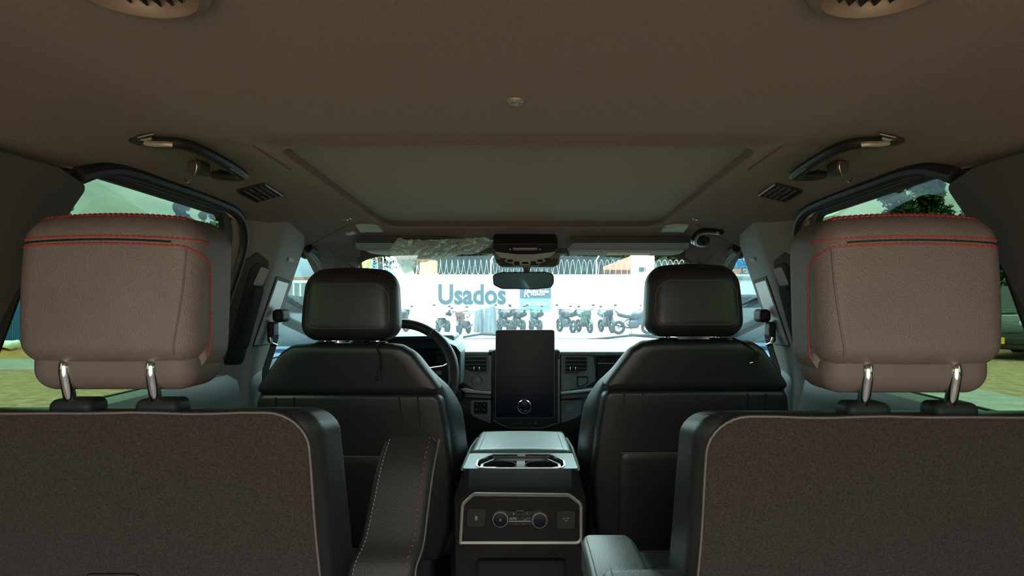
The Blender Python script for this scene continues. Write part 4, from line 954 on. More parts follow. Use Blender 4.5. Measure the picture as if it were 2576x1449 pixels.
# ---- sun visors (slab under the header; fn maps along/out)
def vis(x0, x1, y_r, z_r, y_f, z_f, name, label, notch):
    e = empty(name, ((x0 + x1) / 2, y_f, z_f - .02), label, 'sun visor', 'sun visors')
    L2 = math.hypot(y_f - y_r, z_f - z_r); dy, dz = (y_f - y_r) / L2, (z_f - z_r) / L2
    def fn(v): return Vector((v.x, y_r + v.z * dy + v.y * dz, z_r + v.z * dz - v.y * dy))     # v.z along, v.y downwards
    ol = rpoly([(x0 + .02, 0), (x1 - .02, 0), (x1, L2 * .55), (x1 - notch[1], L2), (x0 + notch[0], L2), (x0, L2 * .55)], .015, 4)
    bm = NB(); pillow(bm, ol, [(.006, -.004), (0, .0), (0, .010), (.004, .016), (.02, .0165)], fn); return e, obj('visor_panel', bm, 'shade', e), fn, L2
e, o_, fn, L2 = vis(-.575, -.205, 2.235, .206, 2.40, .181, 'sun_visor', 'grey sun visor over the driver partly covered with plastic film', (.05, .02))
bm = NB(); pillow(bm, rpoly([(-.545, L2 * .62), (-.235, L2 * .62), (-.215, L2 * .8), (-.235, L2 * 1.02), (-.49, L2 * 1.02), (-.53, L2 * .85)], .008, 3), [(0, .012), (0, .020), (.004, .023)], fn); obj('visor_lit_edge', bm, 'visor_lit_grey', e)  # lower visor face, its bounced light put into the colour
e, o_, fn, L2 = vis(.148, .575, 2.235, .206, 2.40, .181, 'sun_visor', 'grey sun visor over the front passenger with a white label', (.02, .05))
bm = NB(); pillow(bm, rpoly([(.16, L2 * .62), (.56, L2 * .62), (.555, L2 * .85), (.53, L2 * 1.02), (.165, L2 * 1.02)], .008, 3), [(0, .012), (0, .020), (.004, .023)], fn); obj('visor_lit_edge', bm, 'visor_lit_grey', e)
bm = NB(); pillow(bm, rpoly([(.296, L2 * .72), (.443, L2 * .72), (.443, L2 * .9), (.296, L2 * .9)], .001, 2), [(0, .022), (0, .0262)], fn); obj('warning_label', bm, 'label_paper', e, label='pale paper label')
# ---- plastic film bunched over the driver visor
m = bpy.data.materials.new('plastic_film'); m.use_nodes = True; t = m.node_tree; t.nodes.clear(); n = t.nodes.new; l = t.links.new
oo = n('ShaderNodeOutputMaterial'); tr = n('ShaderNodeBsdfTransparent'); tr.inputs['Color'].default_value = (.9, .95, .85, 1); gl = n('ShaderNodeBsdfGlossy'); gl.inputs['Roughness'].default_value = .18; tl = n('ShaderNodeBsdfTranslucent'); tl.inputs['Color'].default_value = (.9, .95, .78, 1)
df = n('ShaderNodeBsdfDiffuse'); df.inputs['Color'].default_value = (.8, .86, .68, 1); a0_ = n('ShaderNodeMixShader'); a0_.inputs['Fac'].default_value = .45; l(tl.outputs[0], a0_.inputs[1]); l(df.outputs[0], a0_.inputs[2])
a1 = n('ShaderNodeMixShader'); a1.inputs['Fac'].default_value = .8; a2 = n('ShaderNodeMixShader'); a2.inputs['Fac'].default_value = .16; l(tr.outputs[0], a1.inputs[1]); l(a0_.outputs[0], a1.inputs[2]); l(a1.outputs[0], a2.inputs[1]); l(gl.outputs[0], a2.inputs[2]); l(a2.outputs[0], oo.inputs['Surface']); M['plastic_film'] = m
bm = NB(); R = []
top = [(0, 600), (.15, 603), (.3, 604), (.5, 602), (.7, 600), (.9, 597), (1, 604)]; bot = [(0, 634), (.08, 650), (.16, 690), (.22, 684), (.3, 662), (.42, 656), (.55, 650), (.7, 640), (.85, 637), (1, 612)]
nu, nv = 90, 26
for i in range(nu + 1):
    u = i / nu; px = 1000 + 243 * u; y0 = zlin(top, u); y1 = zlin(bot, u); row = []
    for j in range(nv + 1):
        v = j / nv; Y = 2.225 + .14 * v + (.015 if v > .8 else 0)
        q = noise.noise((u * 16 + v * 5, v * 4, 0)) * .010 + noise.noise((u * 45 + v * 22, v * 9, 5)) * .006
        p = W(px - 26 * v * (1 - u), y0 + (y1 - y0) * v, Y - .022); p.y += q; p.z += q * .6; row.append(p)
    R.append(row)
loft(bm, R, closed=False); obj('plastic_film', bm, 'plastic_film', label='crumpled clear protective plastic film bunched over the driver visor', cat='plastic film', sharp=.45)
# ---- overhead console, sensor cover, mirror
oc = empty('overhead_console', (.0, 2.3, .12), 'rounded overhead console with switches and reading lamps above the mirror', 'overhead console')
def of(v): t_ = -v.z * .76; return Vector((v.x, 2.20 + t_ * .75 + v.y * .66, .187 - t_ * .66 + v.y * .75))
ocx = W(1321, 0, 2.24).x
bm = NB(); pillow(bm, rpoly([(ocx - .105, 0), (ocx + .105, 0), (ocx + .10, -.06), (ocx + .06, -.125), (ocx - .06, -.125), (ocx - .10, -.06)], [.04, .04, .03, .04, .04, .03], 5), [(0, .03), (0, .004), (.005, -.006), (.012, -.010)], of); obj('console_shell', bm, 'visor_lit_grey', oc)  # pale shell colour stands in for dash glare from below
bm = NB(); pillow(bm, rpoly([(ocx - .1, .008), (ocx + .1, .008), (ocx + .108, -.02), (ocx + .098, -.04), (ocx + .03, -.056), (ocx - .03, -.056), (ocx - .098, -.04), (ocx - .108, -.02)], .012, 4), [(0, .035), (0, -.0105), (.003, -.013)], of); obj('upper_cover', bm, 'plastic', oc)
bm = NB(); pillow(bm, rpoly([(ocx - .04, -.014), (ocx + .04, -.014), (ocx + .04, -.027), (ocx - .04, -.027)], .002, 3), [(0, -.01), (0, -.0145), (.001, -.0155)], of); obj('display_slot', bm, 'bronze', oc)
for s in (-1, 1):
    bm = NB(); rounded(bm, (0, 0, 0), (.003, .003, .003), .0025, 2, 2, lambda p: of(Vector((ocx + s * .049, -.015, -.021)) + p)); obj('indicator', bm, 'lens', oc)
    bm = NB(); pillow(bm, rpoly([(ocx + s * .088, -.062), (ocx + s * .03, -.075), (ocx + s * .032, -.09), (ocx + s * .08, -.075)], .004, 3), [(0, -.005), (0, -.0125), (.002, -.0135)], of); obj('reading_lamp', bm, 'lens', oc)
    for k in range(3):
        bm = NB(); rounded(bm, (0, 0, 0), (.009, .003, .005), .002, 2, 2, lambda p: of(Vector((ocx + s * (.028 + .022 * k), -.012, -.106 + .012 * k)) + p)); obj('switch', bm, 'plastic', oc)
    for k in range(6):
        bm = NB(); box(bm, (0, 0, 0), (.0016, .003, .006)); 
        for v_ in bm.verts: v_.co = of(v_.co + Vector((ocx + s * (.018 + .004 * k), -.0115, -.088 + .001 * k)))
        obj('grille_bar', bm, 'lens', oc)
bm = NB(); ring2d(bm, rpoly([(ocx - .018, -.118), (ocx + .018, -.118), (ocx + .012, -.094), (ocx - .012, -.094)], .003, 3), .004, -.014, -.008, of); obj('call_button_frame', bm, 'lens', oc)
bm = NB(); pillow(bm, rpoly([(ocx - .011, -.113), (ocx + .011, -.113), (ocx + .009, -.1), (ocx - .009, -.1)], .002, 3), [(0, -.008), (0, -.0125)], of); obj('call_button', bm, 'rubber', oc)
sc_ = empty('sensor_cover', W(1325, 672, 2.43), 'grey camera housing on the windshield above the mirror', 'camera housing')
def pp(lst, Y): return [DP(a, b, Y) for a, b in lst]
bm = NB(); pillow(bm, rpoly(pp([(1238, 634), (1412, 634), (1407, 664), (1392, 672), (1262, 672), (1248, 660)], 2.42), .008, 4), [(0, 2.52), (0, 2.425), (.004, 2.42)]); obj('housing_shell', bm, 'panel_grey', sc_)
bm = NB(); pillow(bm, rpoly(pp([(1284, 644), (1368, 644), (1352, 668), (1294, 668)], 2.42), .004, 3), [(0, 2.42), (0, 2.412)]); obj('housing_centre', bm, 'plastic', sc_)
for lst in ([(1244, 652), (1282, 654), (1294, 669), (1256, 669)], [(1366, 654), (1406, 650), (1400, 669), (1354, 669)]):
    bm = NB(); pillow(bm, rpoly(pp(lst, 2.415), .004, 3), [(0, 2.42), (0, 2.416), (.002, 2.414)]); obj('housing_side', bm, 'pillar_dark', sc_)
bm = NB(); tube(bm, [W(1282, 656, 2.412), W(1296, 669, 2.412), W(1352, 669, 2.412), W(1368, 654, 2.412)], .002, 6); obj('housing_rim', bm, 'lens', sc_)
bm = NB(); lathe(bm, [(.0045, 0), (.0045, .003), (.001, .003)], 14, facing(W(1267, 664, 2.414))); obj('cabin_sensor', bm, 'rubber', sc_)
mir = empty('rearview_mirror', W(1316, 728, 2.4), 'frameless rear-view mirror hanging at the windshield', 'mirror')
mo = rpoly(pp([(1238, 690), (1262, 684), (1372, 684), (1392, 690), (1393, 712), (1386, 724), (1345, 728), (1262, 727), (1240, 717)], 2.37), [.012, .02, .02, .012, .015, .012, .02, .02, .015], 5)
def tm(v): return Vector((v.x, v.y - (v.x - .0) * .2 - (v.z - .07) * .16, v.z))
bm = NB(); pillow(bm, mo, [(.012, 2.405), (.003, 2.395), (0, 2.38), (0, 2.373), (.002, 2.370)], tm); obj('mirror_housing', bm, 'rubber', mir)
bm = NB(); pillow(bm, inset(mo, .0035), [(0, 2.372), (.0, 2.3692)], tm); obj('mirror_glass', bm, 'mirror_glass', mir)
bm = NB(); tube(bm, [W(1325, 690, 2.40), W(1325, 672, 2.43), W(1325, 664, 2.45)], [.012, .015, .016], 12); obj('mirror_stem', bm, 'bronze', mir)
bm = NB(); tube(bm, [W(1318, 684, 2.38), W(1321, 676, 2.385), W(1327, 682, 2.38)], .0015, 5); obj('stem_wire', bm, 'rubber', mir)
# ================================================================== OUTSIDE THE CAR
G = -1.5
bm = NB(); loft(bm, [[(-400, y, G), (400, y, G)] for y in (-200, 900)], closed=False); obj('ground', bm, 'gravel', kind='structure', label='tan gravel yard')
bm = NB(); box(bm, (.8, 21, G + .004), (13.5, 27, .02)); obj('paving', bm, 'asphalt', kind='structure', label='pale concrete paving in front of the white wall')
# ---- own car: bonnet, wipers, door mirrors
bm = NB(); R = []
for i in range(9):
    t = i / 8; R.append([(x * (.86 - .1 * t), 3.3 + 1.35 * t - .12 * (x * x), -.27 - .10 * t * t - .04 * x * x) for x in [-1 + 2 * j / 12 for j in range(13)]])
loft(bm, R, closed=False); obj('bonnet', bm, 'paint_silver', kind='structure', label='silver bonnet of the car')
bm = NB(); loft(bm, [[(-.80, y, z), (-.4, y + .05, z + .006), (0, y + .06, z + .008), (.4, y + .05, z + .006), (.80, y, z)] for y, z in ((3.19, -.215), (3.2, -.196), (3.30, -.194), (3.36, -.21), (3.38, -.27))], closed=False); obj('trim_%d' % tn, bm, 'plastic', kind='structure', label='black cowl panel at the windshield base'); tn += 1
def wiper(a, b, c, label):
    e = empty('wiper', b, label, 'wiper', 'windshield wipers')
    bm = NB(); tube(bm, [a, (Vector(a) + Vector(b)) / 2 + Vector((0, 0, .008)), b], .006, 6); obj('wiper_blade', bm, 'rubber', e)
    bm = NB(); tube(bm, [(Vector(a) + Vector(b)) / 2 + Vector((0, .01, .012)), c], .008, 6); obj('wiper_arm', bm, 'plastic', e)
wiper(W(1165, 848, 3.3), W(1250, 842, 3.34), W(1300, 846, 3.34), 'wiper blade resting at the windshield base ahead of the steering wheel')
wiper(W(1466, 856, 3.28), W(1700, 841, 3.34), W(1690, 852, 3.34), 'long wiper blade resting at the windshield base ahead of the passenger')
for s in (-1, 1):
    e = empty('door_mirror', (s * .95, 2.75, -.2), 'dark textured door mirror outside the front window, ' + ('driver side' if s < 0 else 'passenger side'), 'mirror', 'door mirrors')
    bm = NB(); rounded(bm, (s * (.985 if s < 0 else 1.12), 2.72, -.008 if s < 0 else -.08), (.12, .05, .033), .03, 5, 5, lambda p: Vector((p.x, p.y + .1 * (abs(p.x) - .98), p.z + .12 * (abs(p.x) - .98)))); obj('mirror_shell', bm, 'mesh_dark', e)
    bm = NB(); tube(bm, [(s * .82, 2.80, -.16), (s * .88, 2.78, -.13), (s * .97, 2.74, -.08)], .02, 8); obj('mirror_foot', bm, 'plastic', e)
# ---- white wall, signs
YW = 33.5
bm = NB(); box(bm, (3, YW + .1, (G + 1.18) / 2), (26, .2, 1.18 - G)); wl = obj('wall_back', bm, 'white_wall', kind='structure', label='long white perimeter wall behind the motorcycles')
bm = NB(); box(bm, (3, YW + .1, 1.22), (26.2, .36, .1), bev=.01); obj('wall_coping', bm, 'white_wall', wl)
bm = NB(); box(bm, (3, YW - .05, 1.06), (26.0, .05, .03)); obj('wall_ledge', bm, 'grey_line', wl)
sg = empty('sign_board', W(1190, 783, YW - .1), 'wide white sign board with large slate lettering', 'sign')
a, b = W(1072, 703, YW - .1), W(1304, 782, YW - .1)
bm = NB(); box(bm, (a + b) / 2, ((b - a).x, .1, abs((b - a).z)), bev=.01); obj('board', bm, 'sign_white', sg)
bm = NB(); box(bm, Vector(((a.x + b.x) / 2, YW - .17, b.z)), ((b - a).x, .06, .05)); obj('board_edge', bm, 'grey_line', sg)
bm = text_bm('Usados', 1.36, .03, facing(W(1187, 743, YW - .2)) @ Matrix.Diagonal((.84, 1, 1, 1)), bold=.04); obj('lettering', bm, 'slate', sg, label='slate blue word on the board')
bn = empty('banner', W(1347, 780, YW - .1), 'two-tone banner with slate top and turquoise lower half', 'banner')
for nm, mt_, r in (('upper_field', 'banner_slate', (1308, 712, 1386, 751)), ('lower_field', 'cyan_banner', (1308, 751, 1386, 779))):
    a, b = W(r[0], r[1], YW - .1), W(r[2], r[3], YW - .1); bm = NB(); box(bm, (a + b) / 2, ((b - a).x, .06, abs((b - a).z))); obj(nm, bm, mt_, bn)
bm = text_bm('Candiny Stodes', .24, .01, facing(W(1353, 733, YW - .16)) @ Matrix.Diagonal((.72, 1, 1, 1)), bold=.006); obj('lettering', bm, 'sign_white', bn)
bm = text_bm('PREMIUM', .13, .01, facing(W(1353, 741, YW - .16)), spacing=1.35, bold=.006); obj('lettering', bm, 'sign_white', bn)
bm = text_bm('ELECTRICOS', .22, .01, facing(W(1347, 765, YW - .16)), bold=.006); obj('lettering', bm, 'sign_white', bn)
bm = NB()
for d in ((0, 0, -.25, .1, .25), (.0, .0, .2, .25, .05)): pass
c = W(1325, 737, YW - .16); tube(bm, spline([c + Vector(q) for q in ((-.10, 0, -.2), (-.08, 0, .0), (-.04, 0, .2), (.02, 0, .25), (.06, 0, .1), (.0, 0, .0), (.05, 0, -.12), (.1, 0, -.22))], 4), .03, 6); obj('emblem', bm, 'sign_white', bn)
bm = NB(); box(bm, W(1347, 779.5, YW - .15), (1.55, .05, .04)); obj('banner_edge', bm, 'grey_line', bn)
bm = NB(); pts = []                                                  # coiled razor wire on the wall
for i in range(0, 1340):
    t = i / 1340; q = i * 2 * PI / 15; pts.append((-9.8 + 25.5 * t, YW + .1 + .36 * math.cos(q), 1.645 + .36 * math.sin(q)))
tube(bm, pts, .0075, 4); obj('razor_wire', bm, 'wire', label='coil of razor wire along the top of the white wall', cat='razor wire')
for k, px in enumerate((1235, 1500)):
    bm = NB(); tube(bm, [W(px, 690, YW), W(px, 655, YW), W(px + 6, 645, YW - .3)], .035, 6); obj('wire_bracket', bm, 'wire', label='white post carrying the razor wire, ' + ('above the sign board' if k == 0 else 'near the tiled roof house'), cat='post')
fb = empty('boundary_fence', (-24, 60, G), 'low white wall with a green-grey railing in front of the brick terrace', 'fence')
bm = NB(); box(bm, (-27, 60, 1.62), (36, .3, .26), bev=.02); obj('fence_coping', bm, 'white_wall', fb)
bm = NB(); box(bm, (-27, 60, (G + 1.49) / 2), (36, .2, 1.49 - G)); obj('fence_wall', bm, 'fence_green', fb)
rail = None
for k in range(60):
    if rail is None:
        bm = NB(); box(bm, (-27 - 17.7, 59.85, .8), (.16, .06, 1.3)); rail = obj('fence_bar', bm, 'white_wall', fb)
    else:
        c_ = rail.copy(); COL.objects.link(c_); c_.parent = fb; c_.location = rail.location + Vector((.6 * k, 0, 0))
# ---- motorcycles
def torus(bm, c, R_, r, n=22, m_=8):
    tube(bm, [Vector(c) + Vector((R_ * math.cos(q), 0, R_ * math.sin(q))) for q in [2 * PI * j / n for j in range(n)]], r, m_, True)
def bike(body, label):
    e = empty('motorcycle', (0, 0, 0), label, 'motorcycle', 'motorcycles along the wall')
    for x in (-.64, .66):
        bm = NB(); torus(bm, (x, 0, .3), .235, .07); w = obj('wheel', bm, 'tyre', e)
        bm = NB(); torus(bm, (x, 0, .3), .2, .014, 18, 5)
        for k in range(6): q = k * PI / 3; tube(bm, [(x, 0, .3), (x + .2 * math.cos(q), 0, .3 + .2 * math.sin(q))], .014, 5)
        tube(bm, [(x, -.06, .3), (x, .06, .3)], .05, 10); obj('wheel_spokes', bm, 'wheel_metal', w)
    bm = NB(); rounded(bm, (.04, 0, .46), (.24, .15, .2), .14, 3, 4); tube(bm, [(.1, .1, .35), (.0, .14, .25), (-.5, .16, .33), (-.75, .16, .4)], [.03, .035, .045, .05], 8); obj('engine', bm, 'bike_engine', e)
    bm = NB(); tube(bm, [(.48, 0, .86), (.1, 0, .72), (-.3, 0, .62), (-.64, 0, .3)], .03, 6); tube(bm, [(.46, 0, .8), (.25, 0, .4), (-.1, 0, .25), (-.3, 0, .5)], .028, 6); obj('frame', bm, 'bike_black', e)
    bm = NB(); rounded(bm, (.2, 0, .84), (.3, .18, .16), .12, 4, 4, lambda p: Vector((p.x, p.y * (1.1 if p.x > .2 else .75), p.z + .1 * (p.x - .2)))); obj('tank', bm, body, e)
    bm = NB(); rounded(bm, (-.36, 0, .78), (.36, .15, .09), .07, 4, 3, lambda p: Vector((p.x, p.y, p.z + .25 * max(0, -.3 - p.x)))); obj('seat', bm, 'bike_black', e)
    bm = NB(); loft(bm, [[(-.45 - .3 * t, y, .72 + .22 * t + z) for y, z in ((-.08 * (1 - t * .6), 0), (.08 * (1 - t * .6), 0), (.05, .08), (-.05, .08))] for t in (0, .5, 1, 1.2)]); obj('tail', bm, body, e)
    bm = NB()
    for y in (-.09, .09): tube(bm, [(.66, y, .3), (.50, y, .78), (.44, y, .98)], .026, 6)
    obj('fork', bm, 'bike_engine', e)
    bm = NB(); rounded(bm, (.36, 0, .62), (.2, .17, .2), .1, 3, 3, lambda p: Vector((p.x + .15 * (p.z - .6), p.y, p.z))); obj('fairing', bm, body, e)
    bm = NB(); tube(bm, [(.34, -.38, 1.04), (.40, -.2, 1.06), (.45, 0, 1.0), (.40, .2, 1.06), (.34, .38, 1.04)], .02, 6); tube(bm, [(.38, -.3, 1.06), (.42, -.33, 1.2)], .012, 5); tube(bm, [(.38, .3, 1.06), (.42, .33, 1.2)], .012, 5)
    for y in (-.33, .33): rounded(bm, (.42, y + (.03 if y > 0 else -.03), 1.23), (.02, .07, .04), .018, 2, 2)
    obj('handlebar', bm, 'bike_black', e)
    bm = NB(); rounded(bm, (.56, 0, .92), (.11, .16, .16), .09, 3, 3); obj('headlight', bm, body, e)
    bm = NB(); R = []
    for j in range(8): q = .35 + j * .28; R.append([(.66 + .34 * math.cos(q), y, .3 + .34 * math.sin(q)) for y in (-.07, 0, .07)])
    loft(bm, R, closed=False); obj('fender', bm, body, e)
    bm = NB(); tube(bm, [(-.1, -.12, .3), (-.12, -.3, .02)], .015, 5); obj('stand', bm, 'bike_black', e)
    return e
def place(e, px, Y, ang, sc=1, roll=.08):
    p = W(px, 0, Y); e.location = (p.x, Y, G + .015); e.rotation_euler = (roll, 0, ang); e.scale = (sc,) * 3
bk = bike('bike_black', 'black motorcycle parked end-on beside the covered bikes')
br = bike('bike_red', 'red scooter-like motorcycle carrying a handwritten price board'); bg = bike('bike_green', 'green-trimmed motorcycle below the turquoise banner'); bb = bike('bike_blue', 'dark blue motorcycle seen from its side at the row end')
place(br, 1168, 29.5, -1.8, .95); place(bg, 1346, 31, 1.85, 1.0); place(bb, 1592, 29.3, .12, 1.0)
for k, (src, px, Y, ang, lab) in enumerate((
    (bk, 1268, 31, 1.95, None), (bk, 1303, 31, 1.9, 'second black motorcycle parked end-on from the covered bikes'),
    (bg, 1470, 31, -1.25, 'motorcycle with a green-tinted fairing paired with a black one'), (bk, 1424, 31, 2.0, 'black motorcycle parked next to the green-tinted one'),
    (bk, 1526, 31, -1.3, 'upright dark motorcycle next to the side-on one'), (bk, 1113, 30.5, 2.0, 'motorcycle with white plastic wrapped over its handlebar'), (bk, 1002, 31, 1.2, 'lone motorcycle parked apart before the sign board begins'))):
    o = src if k == 0 else dup(src)
    if lab: o['label'] = lab
    place(o, px, Y, ang)
def sheet(name, m_, c, w, d, h, seed, label, cat):
    bm = NB(); R = []
    for j in range(12):
        v = j / 11; row = []
        for i in range(28):
            q = 2 * PI * i / 28; k = (1 - v) ** .6; rr = 1 + .12 * (1 - v) * math.sin(q * 7 + seed) + .05 * noise.noise((q * 2, v * 4, seed))
            row.append((c.x + w * rr * math.cos(q) * (.72 + .28 * k) * (1 if v < .95 else .6), c.y + d * rr * math.sin(q) * (.7 + .3 * k) * (1 if v < .95 else .6), c.z + h * (v + .12 * (v > .5) * math.cos(q) * (v - .5))))
        R.append(row)
    loft(bm, R); return obj(name, bm, m_, label=label, cat=cat)
p = W(1233, 0, 30); sheet('covered_motorcycle', 'tarp', Vector((p.x, 30, G + .02)), .30, .6, 1.27, 1, 'tall motorcycle hidden under a grey tarpaulin', 'motorcycle')
p = W(1206, 0, 31.6); sheet('covered_motorcycle', 'tarp', Vector((p.x, 31.6, G + .02)), .24, .6, 1.1, 3, 'lower motorcycle hidden under a loose grey sheet', 'motorcycle')
p = W(1112, 0, 30.2); sheet('plastic_cover', 'sign_white', Vector((p.x, 30.1, G + .72)), .40, .32, .46, 6, 'white plastic sheet wrapped over a motorcycle handlebar', 'cover')
p = W(1167, 0, 29.2); pb = empty('price_board', (p.x, 29.2, W(0, 808, 29.2).z), 'small white price board with green handwriting on the red motorcycle', 'sign')
bm = NB(); box(bm, W(1169, 799, 29.2), (.42, .03, .26), Matrix.Rotation(-.12, 4, 'Y')); obj('board', bm, 'sign_white', pb)
bm = text_bm('PIM 40', .15, .006, facing(W(1169, 799, 29.17)) @ Matrix.Rotation(.12, 4, 'Z'), bold=.004); obj('lettering', bm, 'bike_green', pb)
# ---- buildings behind
def house(name, x0, x1, ztop, Y, depth, mt_, label, win=(), roof=None):
    e = empty(name, ((x0 + x1) / 2, Y + depth / 2, G), label, 'building')
    bm = NB(); box(bm, ((x0 + x1) / 2, Y + depth / 2, (G + ztop) / 2), (x1 - x0, depth, ztop - G)); obj('walls', bm, mt_, e)
    for (a, b, c, d) in win:
        bm = NB(); box(bm, ((a + b) / 2, Y - .03, (c + d) / 2), (b - a, .08, d - c)); obj('window', bm, 'car_glass', e)
    if roof:
        bm = NB(); loft(bm, [[(x0 - .4, y, ztop), ((x0 + x1) / 2, y, ztop + roof[1]), (x1 + .4, y, ztop)] for y in (Y - .4, Y + depth + .4)]); obj('roof', bm, roof[0], e)
    return e
a, b = W(1047, 652, 36), W(1088, 690, 36); house('orange_tower', a.x, b.x, a.z, 36, 2, 'orange', 'narrow orange building end above the white wall', [(a.x + .05, a.x + .18, .6, a.z - .1)])
a, b = W(1600, 610, 37), W(1628, 690, 37); house('white_house', a.x, b.x + .4, a.z, 37, 2, 'pale_cyan', 'tall white building edge above the wall', [(b.x - .5, b.x - .1, 1.55, 1.8)])
a = W(1510, 665, 45); b = W(1600, 640, 45); house('tiled_roof_house', a.x, b.x + 2, 2.0, 45, 6, 'brick_red', 'low house with a red tiled roof behind the wire', [], ('brick_red', 1.0))
a = W(1860, 705, 55); b = W(1945, 745, 55); house('brick_house', a.x, b.x, 1.5, 55, 8, 'brick_red', 'red brick house seen through the front passenger window', [(a.x + 1, a.x + 1.9, .1, .9)], ('brick_red', 1.3))
a = W(640, 697, 150); b = W(830, 697, 150); house('brick_terrace', a.x, b.x, a.z, 150, 10, 'brick_red', 'long low brick terrace below the mountain', [(a.x + 8, a.x + 11, 2.4, 4.4)])
a = W(2105, 535, 26); b = W(2215, 500, 26); house('pale_shed', a.x, b.x, 3.2, 26, 6, 'roof_white', 'pale shed roof beyond the rear passenger window', [], ('roof_white', .6))
# lattice tower
tw = empty('lattice_tower', W(1893, 755, 50), 'blue steel lattice tower beside the brick house', 'tower'); tw.location.z = G; OFF[tw] = Vector(tw.location)
c = W(1893, 0, 50).x; bm = NB()
for sx in (-1, 1):
    for sy in (-1, 1): tube(bm, [(c + sx * .75, 50 + sy * .75, G), (c + sx * .55, 50 + sy * .55, 3.6)], .06, 5)
obj('tower_legs', bm, 'steel_blue', tw); bm = NB(); k = 0
for z in [G + .7 * j for j in range(8)]:
    for sy in (-1, 1):
        tube(bm, [(c - .7, 50 + sy * .7, z), (c + .7, 50 + sy * .7, z)], .035, 4); tube(bm, [(c - .7 * (1 if k % 2 else -1), 50 + sy * .7, z), (c + .7 * (1 if k % 2 else -1), 50 + sy * .7, z + .7)], .03, 4)
    k += 1
obj('tower_braces', bm, 'steel_blue', tw)
bm = NB(); tube(bm, [(c - 1.6, 50, 2.4), (c + 1.6, 50, 2.4)], .05, 5); tube(bm, [(c - 1.3, 50, 3.2), (c + 1.3, 50, 3.2)], .05, 5); obj('tower_arms', bm, 'steel_blue', tw)
# mountains
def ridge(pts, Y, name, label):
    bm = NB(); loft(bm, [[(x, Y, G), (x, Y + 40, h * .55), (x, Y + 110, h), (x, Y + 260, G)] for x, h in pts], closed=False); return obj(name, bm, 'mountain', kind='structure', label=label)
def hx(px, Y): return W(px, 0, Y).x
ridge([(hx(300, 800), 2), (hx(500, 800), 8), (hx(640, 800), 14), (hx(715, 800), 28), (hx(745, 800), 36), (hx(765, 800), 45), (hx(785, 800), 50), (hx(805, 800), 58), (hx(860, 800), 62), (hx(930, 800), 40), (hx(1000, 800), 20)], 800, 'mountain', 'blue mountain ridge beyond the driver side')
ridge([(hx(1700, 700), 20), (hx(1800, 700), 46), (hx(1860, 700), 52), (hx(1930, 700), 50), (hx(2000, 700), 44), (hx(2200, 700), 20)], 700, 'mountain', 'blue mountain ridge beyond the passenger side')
# ---- trees
def tree(px, Y, ztop, width, mt_, label, n=2600, zbot=None, tall=1., size=.16, gaps=0., seed=0, group='trees around the yard', trunk=.14):
    rnd = random.Random(seed + int(px)); x = W(px, 0, Y).x; zb = G + (ztop - G) * .3 if zbot is None else zbot
    e = empty('tree', (x, Y, G), label, 'tree', group)
    bl = []
    for k in range(16):
        t = rnd.random(); zz = zb + (ztop - zb) * (.12 + .8 * t); ww = width * .5 * (1 - .75 * t ** 1.5 * tall)
        a = rnd.random() * 2 * PI; rr = ww * rnd.random() ** .6 * .8; bl.append((Vector((x + rr * math.cos(a), Y + rr * math.sin(a) * .8, zz)), width * (.11 + .12 * rnd.random())))
    bm = NB()
    for k in range(n):
        c, r = rnd.choice(bl); d = Vector((rnd.gauss(0, 1), rnd.gauss(0, 1), rnd.gauss(0, .8))).normalized() * r * (.55 + .5 * rnd.random())
        p = c + d; s = size * (.5 + rnd.random()); u = Vector((rnd.gauss(0, 1), rnd.gauss(0, 1), rnd.gauss(0, 1))).normalized(); v = u.orthogonal().normalized()
        vs = [bm.verts.new(p + q) for q in (u * s, v * s * .6, -u * s, -v * s * .6)]; bm.faces.new(vs)
    obj('crown', bm, mt_, e, kind='stuff', sharp=4)
    bm = NB(); tube(bm, [(x, Y, G), (x + .1, Y, zb), (x, Y, zb + (ztop - zb) * .8)], [trunk, trunk * .7, trunk * .2], 8)
    for c, r in bl[:7]: tube(bm, [(x + .05, Y, min(c.z - .3, zb + .3)), c], [trunk * .4, .02], 5)
    obj('trunk', bm, 'bark', e)
    return e
def z_at(py, Y): return -(py - VY) / F * Y
# seen through the rear driver-side window
tree(463, 26, z_at(500, 26), 1.2, 'leaves_yard', 'slim dark poplar tree beyond the rear driver-side window', 2600, tall=.4, size=.08)
tree(497, 29, z_at(512, 29), 1.3, 'leaves_yard', 'second slim dark tree beside the poplar', 2600, tall=.5, size=.08)
tree(540, 33, z_at(512, 33), 2.6, 'leaves_yard', 'broad dark tree behind the bright green shrubbery', 5000, size=.1)
tree(520, 24, z_at(566, 24), 2.4, 'leaves_bright', 'bright green leafy tree at the front of the clump', 5000, size=.09)
tree(570, 22, z_at(590, 22), 2.2, 'leaves_bright', 'bright green low tree beside the leafy clump', 4500, size=.09)
tree(165, 24, z_at(500, 24), 1.0, 'leaves_yard', 'sparse spindly tree top beyond the rear driver-side window', 260, tall=.8, size=.12, trunk=.07)
tree(120, 28, z_at(525, 28), 1.2, 'leaves_yard', 'small dark treetop next to the spindly one', 400, size=.12)
